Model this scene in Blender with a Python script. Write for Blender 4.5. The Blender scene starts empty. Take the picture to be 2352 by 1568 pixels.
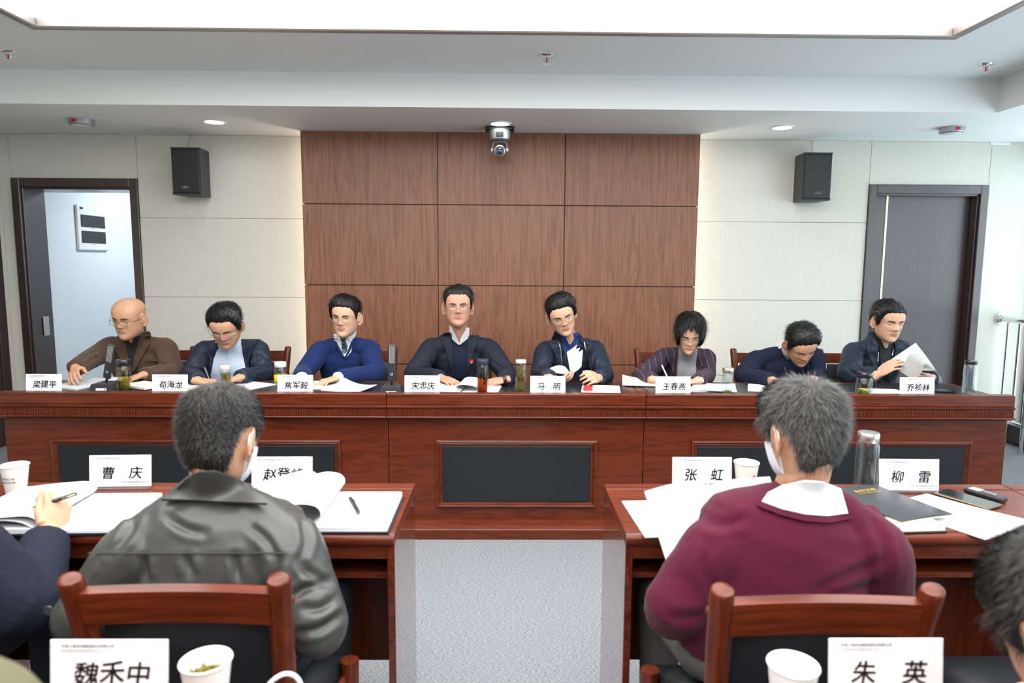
import bpy, math, random
import numpy as np
from mathutils import Vector, Matrix, Euler, Quaternion, noise as mnoise
from mathutils.bvhtree import BVHTree

R = math.radians
scene = bpy.context.scene
COL = scene.collection

# ------------------------------------------------------------------ camera
CAM_Z = 1.48
F_PX = 1568.0                       # 24 mm on a 36 mm sensor, 2352 px wide
YAW, PITCH, ROLL = R(0.80), R(6.64), 0.0062
_fw = Vector((math.sin(YAW) * math.cos(PITCH), math.cos(YAW) * math.cos(PITCH), -math.sin(PITCH)))
_rt = Vector((math.cos(YAW), -math.sin(YAW), 0.0))
_up = _rt.cross(_fw)
CAM_R = _rt * math.cos(ROLL) + _up * math.sin(ROLL)
CAM_U = _up * math.cos(ROLL) - _rt * math.sin(ROLL)
CAM_F = _fw
CAM_O = Vector((0.0, 0.0, CAM_Z))
cam_data = bpy.data.cameras.new('camera')
cam_data.lens = 24.0
cam_data.sensor_width = 36.0
cam_data.clip_start = 0.02
cam_data.dof.use_dof = True
cam_data.dof.focus_distance = 4.1
cam_data.dof.aperture_fstop = 3.5
cam = bpy.data.objects.new('camera', cam_data)
COL.objects.link(cam)
cam.matrix_world = Matrix(((CAM_R.x, CAM_U.x, -CAM_F.x, 0), (CAM_R.y, CAM_U.y, -CAM_F.y, 0),
                           (CAM_R.z, CAM_U.z, -CAM_F.z, CAM_Z), (0, 0, 0, 1)))
scene.camera = cam

# ------------------------------------------------------------------ world, view
world = bpy.data.worlds.new('sky')
scene.world = world
world.use_nodes = True
_bg = world.node_tree.nodes['Background']
_bg.inputs['Color'].default_value = (0.80, 0.91, 1.0, 1)
_bg.inputs['Strength'].default_value = 4.5
vs = scene.view_settings
vs.view_transform = 'Standard'
vs.look = 'None'
vs.gamma = 1.0
vs.use_curve_mapping = False
vs.exposure = 0.24
CEIL_PANEL_W = 5.0                  # emission of the luminous ceiling

cy = scene.cycles
cy.adaptive_threshold = 0.03
cy.max_bounces = 4
cy.diffuse_bounces = 3
cy.glossy_bounces = 2
cy.transmission_bounces = 3
cy.transparent_max_bounces = 12
cy.caustics_reflective = False
cy.caustics_refractive = False


def portal(loc, rot, sx, sy):
    d = bpy.data.lights.new('window_portal', 'AREA')
    d.shape = 'RECTANGLE'
    d.size, d.size_y = sx, sy
    d.cycles.is_portal = True
    o = bpy.data.objects.new('window_portal', d)
    COL.objects.link(o)
    o.location = loc
    o.rotation_euler = rot
    return o


portal((4.18, 2.0, 1.42), (0, R(90), 0), 2.3, 6.4)


# ------------------------------------------------------------------ pixel -> place helpers
def ray(px, py):
    return (CAM_F + CAM_R * ((px - 1176.0) / F_PX) + CAM_U * ((784.0 - py) / F_PX)).normalized()


def onY(px, py, Y):
    d = ray(px, py)
    return CAM_O + d * (Y / d.y)


def onZ(px, py, Z):
    d = ray(px, py)
    return CAM_O + d * ((Z - CAM_Z) / d.z)


def onX(px, py, X):
    d = ray(px, py)
    return CAM_O + d * (X / d.x)


# ------------------------------------------------------------------ materials
MATS = {}


def _principled(name):
    m = bpy.data.materials.new(name)
    m.use_nodes = True
    nt = m.node_tree
    return m, nt, nt.nodes['Principled BSDF']


def mat(name, col, rough=0.5, metal=0.0, coat=0.0, spec=0.5, emit=None, estr=0.0, trans=0.0, ior=1.45,
        sheen=0.0, noise=None, bump=None, sss=0.0, alpha=1.0, coat_rough=0.05):
    """noise=(scale, amount, stretch xyz)  bump=(scale, strength, stretch xyz, distance)"""
    m, nt, b = _principled(name)
    c4 = (col[0], col[1], col[2], 1)
    b.inputs['Base Color'].default_value = c4
    b.inputs['Roughness'].default_value = rough
    b.inputs['Metallic'].default_value = metal
    b.inputs['Coat Weight'].default_value = coat
    b.inputs['Coat Roughness'].default_value = coat_rough
    b.inputs['Specular IOR Level'].default_value = spec
    b.inputs['IOR'].default_value = ior
    b.inputs['Transmission Weight'].default_value = trans
    b.inputs['Alpha'].default_value = alpha
    if sheen:
        b.inputs['Sheen Weight'].default_value = sheen
        b.inputs['Sheen Roughness'].default_value = 0.5
    if sss:
        b.inputs['Subsurface Weight'].default_value = sss
        b.inputs['Subsurface Radius'].default_value = (0.010, 0.004, 0.002)
        b.inputs['Subsurface Scale'].default_value = 1.0
    if emit is not None:
        b.inputs['Emission Color'].default_value = (emit[0], emit[1], emit[2], 1)
        b.inputs['Emission Strength'].default_value = estr
    if noise or bump:
        tc = nt.nodes.new('ShaderNodeTexCoord')
    if noise:
        mp = nt.nodes.new('ShaderNodeMapping')
        mp.inputs['Scale'].default_value = noise[2] if len(noise) > 2 else (1, 1, 1)
        nt.links.new(tc.outputs['Object'], mp.inputs['Vector'])
        nz = nt.nodes.new('ShaderNodeTexNoise')
        nz.inputs['Scale'].default_value = noise[0]
        nz.inputs['Detail'].default_value = 3.0
        nt.links.new(mp.outputs[0], nz.inputs['Vector'])
        rp = nt.nodes.new('ShaderNodeValToRGB')
        a = noise[1]
        rp.color_ramp.elements[0].position = 0.3
        rp.color_ramp.elements[1].position = 0.7
        rp.color_ramp.elements[0].color = (col[0] * (1 - a), col[1] * (1 - a), col[2] * (1 - a), 1)
        rp.color_ramp.elements[1].color = (min(1, col[0] * (1 + a)), min(1, col[1] * (1 + a)), min(1, col[2] * (1 + a)), 1)
        nt.links.new(nz.outputs['Fac'], rp.inputs['Fac'])
        nt.links.new(rp.outputs['Color'], b.inputs['Base Color'])
    if bump:
        mp = nt.nodes.new('ShaderNodeMapping')
        mp.inputs['Scale'].default_value = bump[2] if len(bump) > 2 else (1, 1, 1)
        nt.links.new(tc.outputs['Object'], mp.inputs['Vector'])
        nz = nt.nodes.new('ShaderNodeTexNoise')
        nz.inputs['Scale'].default_value = bump[0]
        nz.inputs['Detail'].default_value = 2.0
        nt.links.new(mp.outputs[0], nz.inputs['Vector'])
        bp = nt.nodes.new('ShaderNodeBump')
        bp.inputs['Strength'].default_value = bump[1]
        bp.inputs['Distance'].default_value = bump[3] if len(bump) > 3 else 0.01
        nt.links.new(nz.outputs['Fac'], bp.inputs['Height'])
        nt.links.new(bp.outputs[0], b.inputs['Normal'])
    MATS[name] = m
    return m


def wood(name, dark, light, rough, coat, stretch, scale=3.0, coat_rough=0.06, spec=0.5, fine=True):
    """wood with a figure of stretched noise; stretch is the squeeze along each object axis"""
    m, nt, b = _principled(name)
    N, L = nt.nodes, nt.links
    tc = N.new('ShaderNodeTexCoord')
    mp = N.new('ShaderNodeMapping')
    mp.inputs['Scale'].default_value = stretch
    L.new(tc.outputs['Object'], mp.inputs['Vector'])
    n1 = N.new('ShaderNodeTexNoise')
    n1.inputs['Scale'].default_value = scale
    n1.inputs['Detail'].default_value = 4
    n1.inputs['Roughness'].default_value = 0.62
    n1.inputs['Distortion'].default_value = 0.9
    L.new(mp.outputs[0], n1.inputs['Vector'])
    wv = N.new('ShaderNodeMath')
    wv.operation = 'MULTIPLY'
    wv.inputs[1].default_value = 9.0
    L.new(n1.outputs['Fac'], wv.inputs[0])
    fr = N.new('ShaderNodeMath')
    fr.operation = 'PINGPONG'
    fr.inputs[1].default_value = 0.5
    L.new(wv.outputs[0], fr.inputs[0])
    n2 = N.new('ShaderNodeTexNoise')
    n2.inputs['Scale'].default_value = scale * 9
    n2.inputs['Detail'].default_value = 2
    L.new(mp.outputs[0], n2.inputs['Vector'])
    mx = N.new('ShaderNodeMath')
    mx.operation = 'ADD'
    L.new(fr.outputs[0], mx.inputs[0])
    L.new(n2.outputs['Fac'], mx.inputs[1])
    rp = N.new('ShaderNodeValToRGB')
    rp.color_ramp.elements[0].position = 0.35
    rp.color_ramp.elements[1].position = 0.95
    rp.color_ramp.elements[0].color = (*dark, 1)
    rp.color_ramp.elements[1].color = (*light, 1)
    L.new(mx.outputs[0], rp.inputs['Fac'])
    L.new(rp.outputs['Color'], b.inputs['Base Color'])
    b.inputs['Roughness'].default_value = rough
    b.inputs['Coat Weight'].default_value = coat
    b.inputs['Coat Roughness'].default_value = coat_rough
    b.inputs['Specular IOR Level'].default_value = spec
    if fine:
        bp = N.new('ShaderNodeBump')
        bp.inputs['Strength'].default_value = 0.06
        bp.inputs['Distance'].default_value = 0.002
        L.new(n2.outputs['Fac'], bp.inputs['Height'])
        L.new(bp.outputs[0], b.inputs['Normal'])
    MATS[name] = m
    return m


# ------------------------------------------------------------------ mesh helpers
class MB:
    """collects verts and faces; build() makes ONE mesh object"""

    def __init__(self):
        self.v, self.f = [], []

    def add(self, verts, faces, M=None):
        n = len(self.v)
        for p in verts:
            p = Vector(p)
            self.v.append(tuple(M @ p) if M is not None else tuple(p))
        self.f += [tuple(i + n for i in f) for f in faces]
        return self

    def box(self, c, s, r=0.0, M=None):
        """box of centre c, size s, edges chamfered by r"""
        x, y, z = s[0] / 2, s[1] / 2, s[2] / 2
        if r <= 0:
            vs_ = [(i * x, j * y, k * z) for i in (-1, 1) for j in (-1, 1) for k in (-1, 1)]
            fs = [(0, 1, 3, 2), (4, 6, 7, 5), (0, 4, 5, 1), (2, 3, 7, 6), (0, 2, 6, 4), (1, 5, 7, 3)]
        else:
            r = min(r, x * 0.95, y * 0.95, z * 0.95)
            vs_, idx = [], {}
            for i in (-1, 1):
                for j in (-1, 1):
                    for k in (-1, 1):
                        for a in range(3):
                            p = [i * (x - r), j * (y - r), k * (z - r)]
                            p[a] += (i, j, k)[a] * r
                            idx[(i, j, k, a)] = len(vs_)
                            vs_.append(tuple(p))
            fs = []
            g = lambda i, j, k, a: idx[(i, j, k, a)]
            for s_ in (-1, 1):
                q = [(-1, -1), (1, -1), (1, 1), (-1, 1)]
                if s_ < 0:
                    q = q[::-1]
                fs.append(tuple(g(s_, a_, b_, 0) for a_, b_ in q))
                fs.append(tuple(g(b_, s_, a_, 1) for a_, b_ in q))
                fs.append(tuple(g(a_, b_, s_, 2) for a_, b_ in q))
            for a_ in (-1, 1):
                for b_ in (-1, 1):
                    e = [(g(-1, a_, b_, 1), g(1, a_, b_, 1), g(1, a_, b_, 2), g(-1, a_, b_, 2)),
                         (g(a_, -1, b_, 2), g(a_, 1, b_, 2), g(a_, 1, b_, 0), g(a_, -1, b_, 0)),
                         (g(a_, b_, -1, 0), g(a_, b_, 1, 0), g(a_, b_, 1, 1), g(a_, b_, -1, 1))]
                    for t in e:
                        fs.append(t if a_ * b_ < 0 else t[::-1])
            for i in (-1, 1):
                for j in (-1, 1):
                    for k in (-1, 1):
                        t = (g(i, j, k, 0), g(i, j, k, 1), g(i, j, k, 2))
                        fs.append(t if i * j * k > 0 else t[::-1])
        vs_ = [(p[0] + c[0], p[1] + c[1], p[2] + c[2]) for p in vs_]
        return self.add(vs_, fs, M)

    def lathe(self, prof, c=(0, 0, 0), n=24, M=None, cap=True, a0=0.0, a1=2 * math.pi):
        """prof: (radius, z) from bottom to top"""
        full = abs(a1 - a0 - 2 * math.pi) < 1e-6
        m = n if full else n + 1
        vs_ = []
        for r, z in prof:
            for i in range(m):
                a = a0 + (a1 - a0) * i / n
                vs_.append((c[0] + r * math.cos(a), c[1] + r * math.sin(a), c[2] + z))
        fs = []
        for k in range(len(prof) - 1):
            for i in range(n):
                j = (i + 1) % m
                fs.append((k * m + i, k * m + j, (k + 1) * m + j, (k + 1) * m + i))
        if cap and full:
            if prof[0][0] > 1e-6:
                fs.append(tuple(range(m))[::-1])
            if prof[-1][0] > 1e-6:
                fs.append(tuple((len(prof) - 1) * m + i for i in range(m)))
        return self.add(vs_, fs, M)

    def tube(self, pts, rad, n=8, M=None, cap=True, flat=1.0, upv=None):
        """tube along pts; rad a number or list; flat squeezes along the second axis"""
        P = [Vector(p) for p in pts]
        k = len(P)
        rr = rad if hasattr(rad, '__len__') else [rad] * k
        vs_ = []
        ref = Vector(upv) if upv is not None else None
        prev = None
        for i in range(k):
            t = (P[min(i + 1, k - 1)] - P[max(i - 1, 0)])
            if t.length < 1e-9:
                t = Vector((0, 0, 1))
            t.normalize()
            if prev is None:
                a = ref if ref is not None else (Vector((0, 0, 1)) if abs(t.z) < 0.9 else Vector((1, 0, 0)))
            else:
                a = prev
            b1 = a - t * a.dot(t)
            if b1.length < 1e-6:
                b1 = Vector((1, 0, 0)) - t * t.x
            b1.normalize()
            prev = b1
            b2 = t.cross(b1)
            for j in range(n):
                an = 2 * math.pi * j / n
                r_ = rr[i]
                if hasattr(r_, '__len__'):
                    ra, rb = r_
                else:
                    ra, rb = r_, r_ * flat
                vs_.append(P[i] + b1 * (math.cos(an) * ra) + b2 * (math.sin(an) * rb))
        fs = []
        for i in range(k - 1):
            for j in range(n):
                j2 = (j + 1) % n
                fs.append((i * n + j, i * n + j2, (i + 1) * n + j2, (i + 1) * n + j))
        if cap:
            fs.append(tuple(range(n))[::-1])
            fs.append(tuple((k - 1) * n + j for j in range(n)))
        return self.add(vs_, fs, M)

    def ball(self, c, s, n=12, m=8, M=None):
        prof = [(math.cos(-math.pi / 2 + math.pi * i / m), math.sin(-math.pi / 2 + math.pi * i / m)) for i in range(1, m)]
        vs_ = [(0, 0, -1)]
        for r, z in prof:
            vs_ += [(r * math.cos(2 * math.pi * j / n), r * math.sin(2 * math.pi * j / n), z) for j in range(n)]
        vs_.append((0, 0, 1))
        fs = [(0, 1 + (j + 1) % n, 1 + j) for j in range(n)]
        for i in range(m - 2):
            for j in range(n):
                a, b_ = 1 + i * n + j, 1 + i * n + (j + 1) % n
                fs.append((a, b_, b_ + n, a + n))
        e = len(vs_) - 1
        o = 1 + (m - 2) * n
        fs += [(e, o + j, o + (j + 1) % n) for j in range(n)]
        if not hasattr(s, '__len__'):
            s = (s, s, s)
        vs_ = [Vector((p[0] * s[0], p[1] * s[1], p[2] * s[2])) for p in vs_]
        Mt = Matrix.Translation(c)
        if M is not None:
            Mt = Mt @ M.to_4x4()
        return self.add(vs_, fs, Mt)

    def extrude(self, poly, d0, d1, axis='Y', M=None):
        """convex or simple polygon (2-D) extruded along an axis; poly coords are the two other axes in order"""
        def p3(a, b, d):
            return {'Y': (a, d, b), 'X': (d, a, b), 'Z': (a, b, d)}[axis]
        n = len(poly)
        vs_ = [p3(a, b, d0) for a, b in poly] + [p3(a, b, d1) for a, b in poly]
        fs = [tuple(range(n)), tuple(range(2 * n - 1, n - 1, -1))]
        for i in range(n):
            j = (i + 1) % n
            fs.append((i, i + n, j + n, j))
        return self.add(vs_, fs, M)

    def grid(self, rows, thick=0.0, nrm=None):
        """rows: list of equal-length lists of points; optional thickness along normals"""
        h, w = len(rows), len(rows[0])
        P = [Vector(p) for r_ in rows for p in r_]
        fs = [(i * w + j, i * w + j + 1, (i + 1) * w + j + 1, (i + 1) * w + j) for i in range(h - 1) for j in range(w - 1)]
        if thick <= 0:
            return self.add(P, fs)
        nn = [Vector((0, 0, 0)) for _ in P]
        for f in fs:
            n_ = (P[f[1]] - P[f[0]]).cross(P[f[3]] - P[f[0]])
            n2 = (P[f[2]] - P[f[1]]).cross(P[f[3]] - P[f[2]])
            n_ = n_ + n2
            if n_.length > 1e-12:
                n_.normalize()
            for i in f:
                nn[i] += n_
        Q = []
        for p, n_ in zip(P, nn):
            if n_.length > 1e-9:
                n_.normalize()
            Q.append(p - n_ * thick)
        N = len(P)
        fs2 = fs + [tuple(i + N for i in f[::-1]) for f in fs]
        edge = [j for j in range(w)] + [i * w + w - 1 for i in range(1, h)] + [(h - 1) * w + j for j in range(w - 2, -1, -1)] + [i * w for i in range(h - 2, 0, -1)]
        for a, b_ in zip(edge, edge[1:] + edge[:1]):
            fs2.append((b_, a, a + N, b_ + N))
        return self.add(P + Q, fs2)

    def mesh(self, name):
        me = bpy.data.meshes.new(name)
        me.from_pydata(self.v, [], self.f)
        me.update()
        return me

    def build(self, name, m, parent=None, smooth=None, world=False, kind=None):
        """world=True: the verts are in world space and the parent sits at a plain location"""
        me = self.mesh(name)
        if world and parent is not None:
            off = Vector(parent['_org']) if '_org' in parent else parent.location
            me.transform(Matrix.Translation(-Vector(off)))
        return link(name, me, m, parent, smooth, kind)


def link(name, me, m, parent=None, smooth=None, kind=None):
    if m is not None:
        me.materials.append(MATS[m] if isinstance(m, str) else m)
    if smooth is not None:
        me.shade_smooth()
        if smooth < 180:
            me.set_sharp_from_angle(angle=R(smooth))
    o = bpy.data.objects.new(name, me)
    COL.objects.link(o)
    if parent is not None:
        o.parent = parent
    if kind:
        o['kind'] = kind
    return o


def tag(o, label, cat, group=None):
    o['label'] = label
    o['category'] = cat
    if group:
        o['group'] = group
    return o


def thing(name, label, cat, loc=(0, 0, 0), rz=0.0, group=None):
    o = bpy.data.objects.new(name, None)
    o.empty_display_size = 0.05
    COL.objects.link(o)
    o.location = loc
    o.rotation_euler = (0, 0, rz)
    return tag(o, label, cat, group)


def struct(o):
    o['kind'] = 'structure'
    return o


def empty_struct(name, loc=(0, 0, 0)):
    o = bpy.data.objects.new(name, None)
    o.empty_display_size = 0.05
    COL.objects.link(o)
    o.location = loc
    return struct(o)


def kids(o):
    return [c for c in COL.objects if c.parent == o]


def copy_tree(o, parent=None):
    c = o.copy()
    COL.objects.link(c)
    c.parent = parent
    for ch in list(o.children):
        copy_tree(ch, c)
    return c


def bez(pts, n=12):
    """Catmull-Rom through pts"""
    P = [Vector(p) for p in pts]
    out = []
    for i in range(len(P) - 1):
        p0, p1, p2, p3 = P[max(i - 1, 0)], P[i], P[i + 1], P[min(i + 2, len(P) - 1)]
        for k in range(n):
            t = k / n
            out.append(0.5 * ((2 * p1) + (p2 - p0) * t + (2 * p0 - 5 * p1 + 4 * p2 - p3) * t * t + (3 * p1 - p0 - 3 * p2 + p3) * t ** 3))
    out.append(P[-1])
    return out


def text_mesh(body, size, align='CENTER', shear=0.0, extrude=0.0004, spacing=1.0, bold=0.0):
    if bold:
        base = text_mesh(body, size, align, shear, extrude, spacing)
        mb = MB()
        vv, ff = [v.co.copy() for v in base.vertices], [tuple(f.vertices) for f in base.polygons]
        for dx, dy in ((-1, -0.6), (1, 0.6), (0.2, -0.9), (-0.2, 0.9)):
            mb.add(vv, ff, Matrix.Translation((dx * bold, dy * bold, 0)))
        bpy.data.meshes.remove(base)
        return mb.mesh('lettering')
    cu = bpy.data.curves.new('lettering', 'FONT')
    cu.body = body
    cu.size = size
    cu.align_x = align
    cu.align_y = 'CENTER'
    cu.extrude = extrude
    cu.shear = shear
    cu.space_character = spacing
    cu.resolution_u = 3
    o = bpy.data.objects.new('lettering_tmp', cu)
    COL.objects.link(o)
    dg = bpy.context.evaluated_depsgraph_get()
    me = bpy.data.meshes.new_from_object(o.evaluated_get(dg))
    bpy.data.objects.remove(o)
    bpy.data.curves.remove(cu)
    me.materials.clear()
    return me
# ------------------------------------------------------------------ surface materials
mat('ceiling_paint', (0.76, 0.78, 0.78), rough=0.65)
mat('soffit_paint', (0.80, 0.82, 0.81), rough=0.6)
mat('corridor_paint', (0.74, 0.80, 0.84), rough=0.7)
mat('white_plastic', (0.82, 0.82, 0.82), rough=0.35)
mat('off_white_plastic', (0.72, 0.74, 0.74), rough=0.4)
mat('black_plastic', (0.012, 0.012, 0.013), rough=0.35)
mat('dark_grey_plastic', (0.035, 0.036, 0.04), rough=0.45)
mat('chrome', (0.78, 0.78, 0.79), rough=0.14, metal=1.0)
mat('brushed_steel', (0.62, 0.60, 0.57), rough=0.32, metal=1.0)
mat('silver_paint', (0.42, 0.43, 0.45), rough=0.35, metal=0.7)
mat('trim_metal', (0.33, 0.30, 0.28), rough=0.45, metal=0.6)
mat('gold_metal', (0.86, 0.62, 0.33), rough=0.25, metal=1.0)
mat('red_sticker', (0.62, 0.02, 0.03), rough=0.4)
mat('luminous_film', (0.9, 0.9, 0.9), rough=0.6, emit=(1.0, 0.995, 0.985), estr=CEIL_PANEL_W)
mat('lamp_diffuser', (0.9, 0.9, 0.9), rough=0.5, emit=(0.93, 0.97, 1.0), estr=30.0)
mat('led_strip', (0.9, 0.9, 0.9), rough=0.5, emit=(1.0, 0.88, 0.72), estr=20.0)
mat('wire_red', (0.70, 0.22, 0.20), rough=0.5)
mat('leather_black', (0.011, 0.012, 0.014), rough=0.42, spec=0.4, bump=(220.0, 0.12, (1, 1, 1), 0.002))
mat('leather_top', (0.014, 0.015, 0.017), rough=0.30, spec=0.5, bump=(260.0, 0.08, (1, 1, 1), 0.002))
wood('walnut', (0.145, 0.054, 0.027), (0.255, 0.102, 0.053), 0.45, 0.08, (1.0, 1.0, 0.045), scale=10.0, coat_rough=0.3)
wood('cherry', (0.060, 0.0092, 0.0026), (0.115, 0.0195, 0.0052), 0.36, 0.14, (0.09, 1.0, 1.0), scale=7.0, coat_rough=0.10, spec=0.3)
wood('cherry_upright', (0.060, 0.0092, 0.0026), (0.115, 0.0195, 0.0052), 0.36, 0.14, (1.0, 1.0, 0.09), scale=7.0, coat_rough=0.08, spec=0.3)
wood('cherry_gloss', (0.050, 0.0080, 0.0040), (0.115, 0.020, 0.0085), 0.22, 1.0, (1.0, 0.09, 1.0), scale=7.0, coat_rough=0.02, fine=False)
wood('door_wood', (0.020, 0.0085, 0.0070), (0.038, 0.017, 0.014), 0.42, 0.8, (1.0, 1.0, 0.04), scale=9.0, coat_rough=0.28)
mat('groove', (0.16, 0.055, 0.018), rough=0.5)


def fabric_wall():
    m, nt, b = _principled('wall_fabric')
    N, L = nt.nodes, nt.links
    tc = N.new('ShaderNodeTexCoord')
    acc = None
    for sc_, st in ((1.0, (9, 9, 260)), (1.0, (230, 230, 9)), (1.0, (22, 22, 190))):
        mp = N.new('ShaderNodeMapping')
        mp.inputs['Scale'].default_value = st
        L.new(tc.outputs['Object'], mp.inputs['Vector'])
        nz = N.new('ShaderNodeTexNoise')
        nz.inputs['Scale'].default_value = sc_
        nz.inputs['Detail'].default_value = 2
        L.new(mp.outputs[0], nz.inputs['Vector'])
        if acc is None:
            acc = nz.outputs['Fac']
        else:
            ad = N.new('ShaderNodeMath')
            ad.operation = 'ADD'
            L.new(acc, ad.inputs[0])
            L.new(nz.outputs['Fac'], ad.inputs[1])
            acc = ad.outputs[0]
    rp = N.new('ShaderNodeValToRGB')
    rp.color_ramp.elements[0].position = 0.40
    rp.color_ramp.elements[1].position = 0.62
    rp.color_ramp.elements[0].color = (0.61, 0.595, 0.525, 1)
    rp.color_ramp.elements[1].color = (0.675, 0.66, 0.595, 1)
    dv = N.new('ShaderNodeMath')
    dv.operation = 'DIVIDE'
    dv.inputs[1].default_value = 3.0
    L.new(acc, dv.inputs[0])
    L.new(dv.outputs[0], rp.inputs['Fac'])
    L.new(rp.outputs[0], b.inputs['Base Color'])
    b.inputs['Roughness'].default_value = 0.75
    bp = N.new('ShaderNodeBump')
    bp.inputs['Strength'].default_value = 0.15
    bp.inputs['Distance'].default_value = 0.001
    L.new(acc, bp.inputs['Height'])
    L.new(bp.outputs[0], b.inputs['Normal'])
    MATS['wall_fabric'] = m


fabric_wall()


def carpet():
    m, nt, b = _principled('carpet')
    N, L = nt.nodes, nt.links
    tc = N.new('ShaderNodeTexCoord')
    nz = N.new('ShaderNodeTexNoise')
    nz.inputs['Scale'].default_value = 330
    nz.inputs['Detail'].default_value = 3
    L.new(tc.outputs['Object'], nz.inputs['Vector'])
    mp = N.new('ShaderNodeMapping')
    mp.inputs['Scale'].default_value = (90, 480, 1)
    L.new(tc.outputs['Object'], mp.inputs['Vector'])
    n2 = N.new('ShaderNodeTexNoise')
    n2.inputs['Scale'].default_value = 1.0
    n2.inputs['Detail'].default_value = 3
    L.new(mp.outputs[0], n2.inputs['Vector'])
    ad = N.new('ShaderNodeMath')
    ad.operation = 'ADD'
    L.new(nz.outputs['Fac'], ad.inputs[0])
    L.new(n2.outputs['Fac'], ad.inputs[1])
    rp = N.new('ShaderNodeValToRGB')
    rp.color_ramp.elements[0].position = 0.40
    rp.color_ramp.elements[1].position = 0.62
    rp.color_ramp.elements[0].color = (0.085, 0.088, 0.096, 1)
    rp.color_ramp.elements[1].color = (0.36, 0.37, 0.39, 1)
    hv = N.new('ShaderNodeMath')
    hv.operation = 'MULTIPLY'
    hv.inputs[1].default_value = 0.5
    L.new(ad.outputs[0], hv.inputs[0])
    L.new(hv.outputs[0], rp.inputs['Fac'])
    L.new(rp.outputs[0], b.inputs['Base Color'])
    b.inputs['Roughness'].default_value = 0.9
    b.inputs['Specular IOR Level'].default_value = 0.15
    bp = N.new('ShaderNodeBump')
    bp.inputs['Strength'].default_value = 0.4
    bp.inputs['Distance'].default_value = 0.003
    L.new(ad.outputs[0], bp.inputs['Height'])
    L.new(bp.outputs[0], b.inputs['Normal'])
    MATS['carpet'] = m


carpet()


def facing_mix(nt, mx, base, edge):
    """thin pane: reflection grows towards grazing view, the same on both faces"""
    lw = nt.nodes.new('ShaderNodeLayerWeight')
    lw.inputs['Blend'].default_value = 0.5
    pw = nt.nodes.new('ShaderNodeMath')
    pw.operation = 'POWER'
    pw.inputs[1].default_value = 4.0
    nt.links.new(lw.outputs['Facing'], pw.inputs[0])
    ma = nt.nodes.new('ShaderNodeMath')
    ma.operation = 'MULTIPLY_ADD'
    ma.inputs[1].default_value = edge
    ma.inputs[2].default_value = base
    nt.links.new(pw.outputs[0], ma.inputs[0])
    nt.links.new(ma.outputs[0], mx.inputs[0])


def window_glass():
    m = bpy.data.materials.new('window_glass')
    m.use_nodes = True
    nt = m.node_tree
    nt.nodes.clear()
    o = nt.nodes.new('ShaderNodeOutputMaterial')
    mx = nt.nodes.new('ShaderNodeMixShader')
    tr = nt.nodes.new('ShaderNodeBsdfTransparent')
    tr.inputs[0].default_value = (0.93, 0.97, 0.97, 1)
    gl = nt.nodes.new('ShaderNodeBsdfGlossy')
    gl.inputs['Roughness'].default_value = 0.02
    facing_mix(nt, mx, 0.03, 0.5)
    nt.links.new(tr.outputs[0], mx.inputs[1])
    nt.links.new(gl.outputs[0], mx.inputs[2])
    nt.links.new(mx.outputs[0], o.inputs[0])
    MATS['window_glass'] = m


window_glass()

# ------------------------------------------------------------------ room shell
WX0, WX1, WY0, WY1 = -3.97, 4.24, -3.6, 5.56
Z_SOF, Z_CEIL = 2.455, 2.665
SOF_Y, SOF_X0, SOF_X1 = 4.50, -3.32, 3.18

struct(MB().box(((WX0 + WX1) / 2, 3.0, -0.05), (WX1 - WX0 + 0.6, 13.4, 0.1)).build('floor', 'carpet'))

# luminous ceiling hole: x -2.39..2.33, y -2.6..3.665
LX0, LX1, LY0, LY1 = -2.39, 2.335, -2.6, 3.67
cb = MB()
cb.box(((WX0 + LX0) / 2 - 0.1, 1.0, Z_CEIL + 0.05), (LX0 - WX0 + 0.2, 9.4, 0.1))
cb.box(((WX1 + LX1) / 2 + 0.1, 1.0, Z_CEIL + 0.05), (WX1 - LX1 + 0.2, 9.4, 0.1))
cb.box(((LX0 + LX1) / 2, (LY1 + 5.7) / 2, Z_CEIL + 0.05), (LX1 - LX0, 5.7 - LY1, 0.1))
cb.box(((LX0 + LX1) / 2, (LY0 - 3.7) / 2, Z_CEIL + 0.05), (LX1 - LX0, LY0 + 3.7, 0.1))
struct(cb.build('ceiling', 'ceiling_paint'))
# lowered border of the ceiling
sb = MB()
sb.box(((WX0 + WX1) / 2, (SOF_Y + WY1) / 2, (Z_SOF + Z_CEIL) / 2), (WX1 - WX0, WY1 - SOF_Y, Z_CEIL - Z_SOF))
sb.box(((SOF_X1 + WX1) / 2, (SOF_Y + WY0) / 2, (Z_SOF + Z_CEIL) / 2), (WX1 - SOF_X1, SOF_Y - WY0, Z_CEIL - Z_SOF))
sb.box(((SOF_X0 + WX0) / 2, (SOF_Y + WY0) / 2, (Z_SOF + Z_CEIL) / 2), (SOF_X0 - WX0, SOF_Y - WY0, Z_CEIL - Z_SOF))
struct(sb.build('trim_1', 'soffit_paint'))

# luminous panel with its metal edge
lp = thing('luminous_ceiling_panel', 'large white luminous stretch ceiling with a grey metal edge', 'ceiling light',
           ((LX0 + LX1) / 2, (LY0 + LY1) / 2, Z_CEIL))
MB().box((0, 0, 0.055), (LX1 - LX0 - 0.02, LY1 - LY0 - 0.02, 0.01)).build('diffuser_film', 'luminous_film', lp)
hx, hy = (LX1 - LX0) / 2, (LY1 - LY0) / 2
for (c, s) in (((0, hy, 0.005), (2 * hx + 0.05, 0.05, 0.05)), ((0, -hy, 0.005), (2 * hx + 0.05, 0.05, 0.05)),
               ((hx, 0, 0.005), (0.05, 2 * hy - 0.05, 0.05)), ((-hx, 0, 0.005), (0.05, 2 * hy - 0.05, 0.05))):
    MB().box(c, s, 0.006).build('edge_profile', 'trim_metal', lp)

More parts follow.
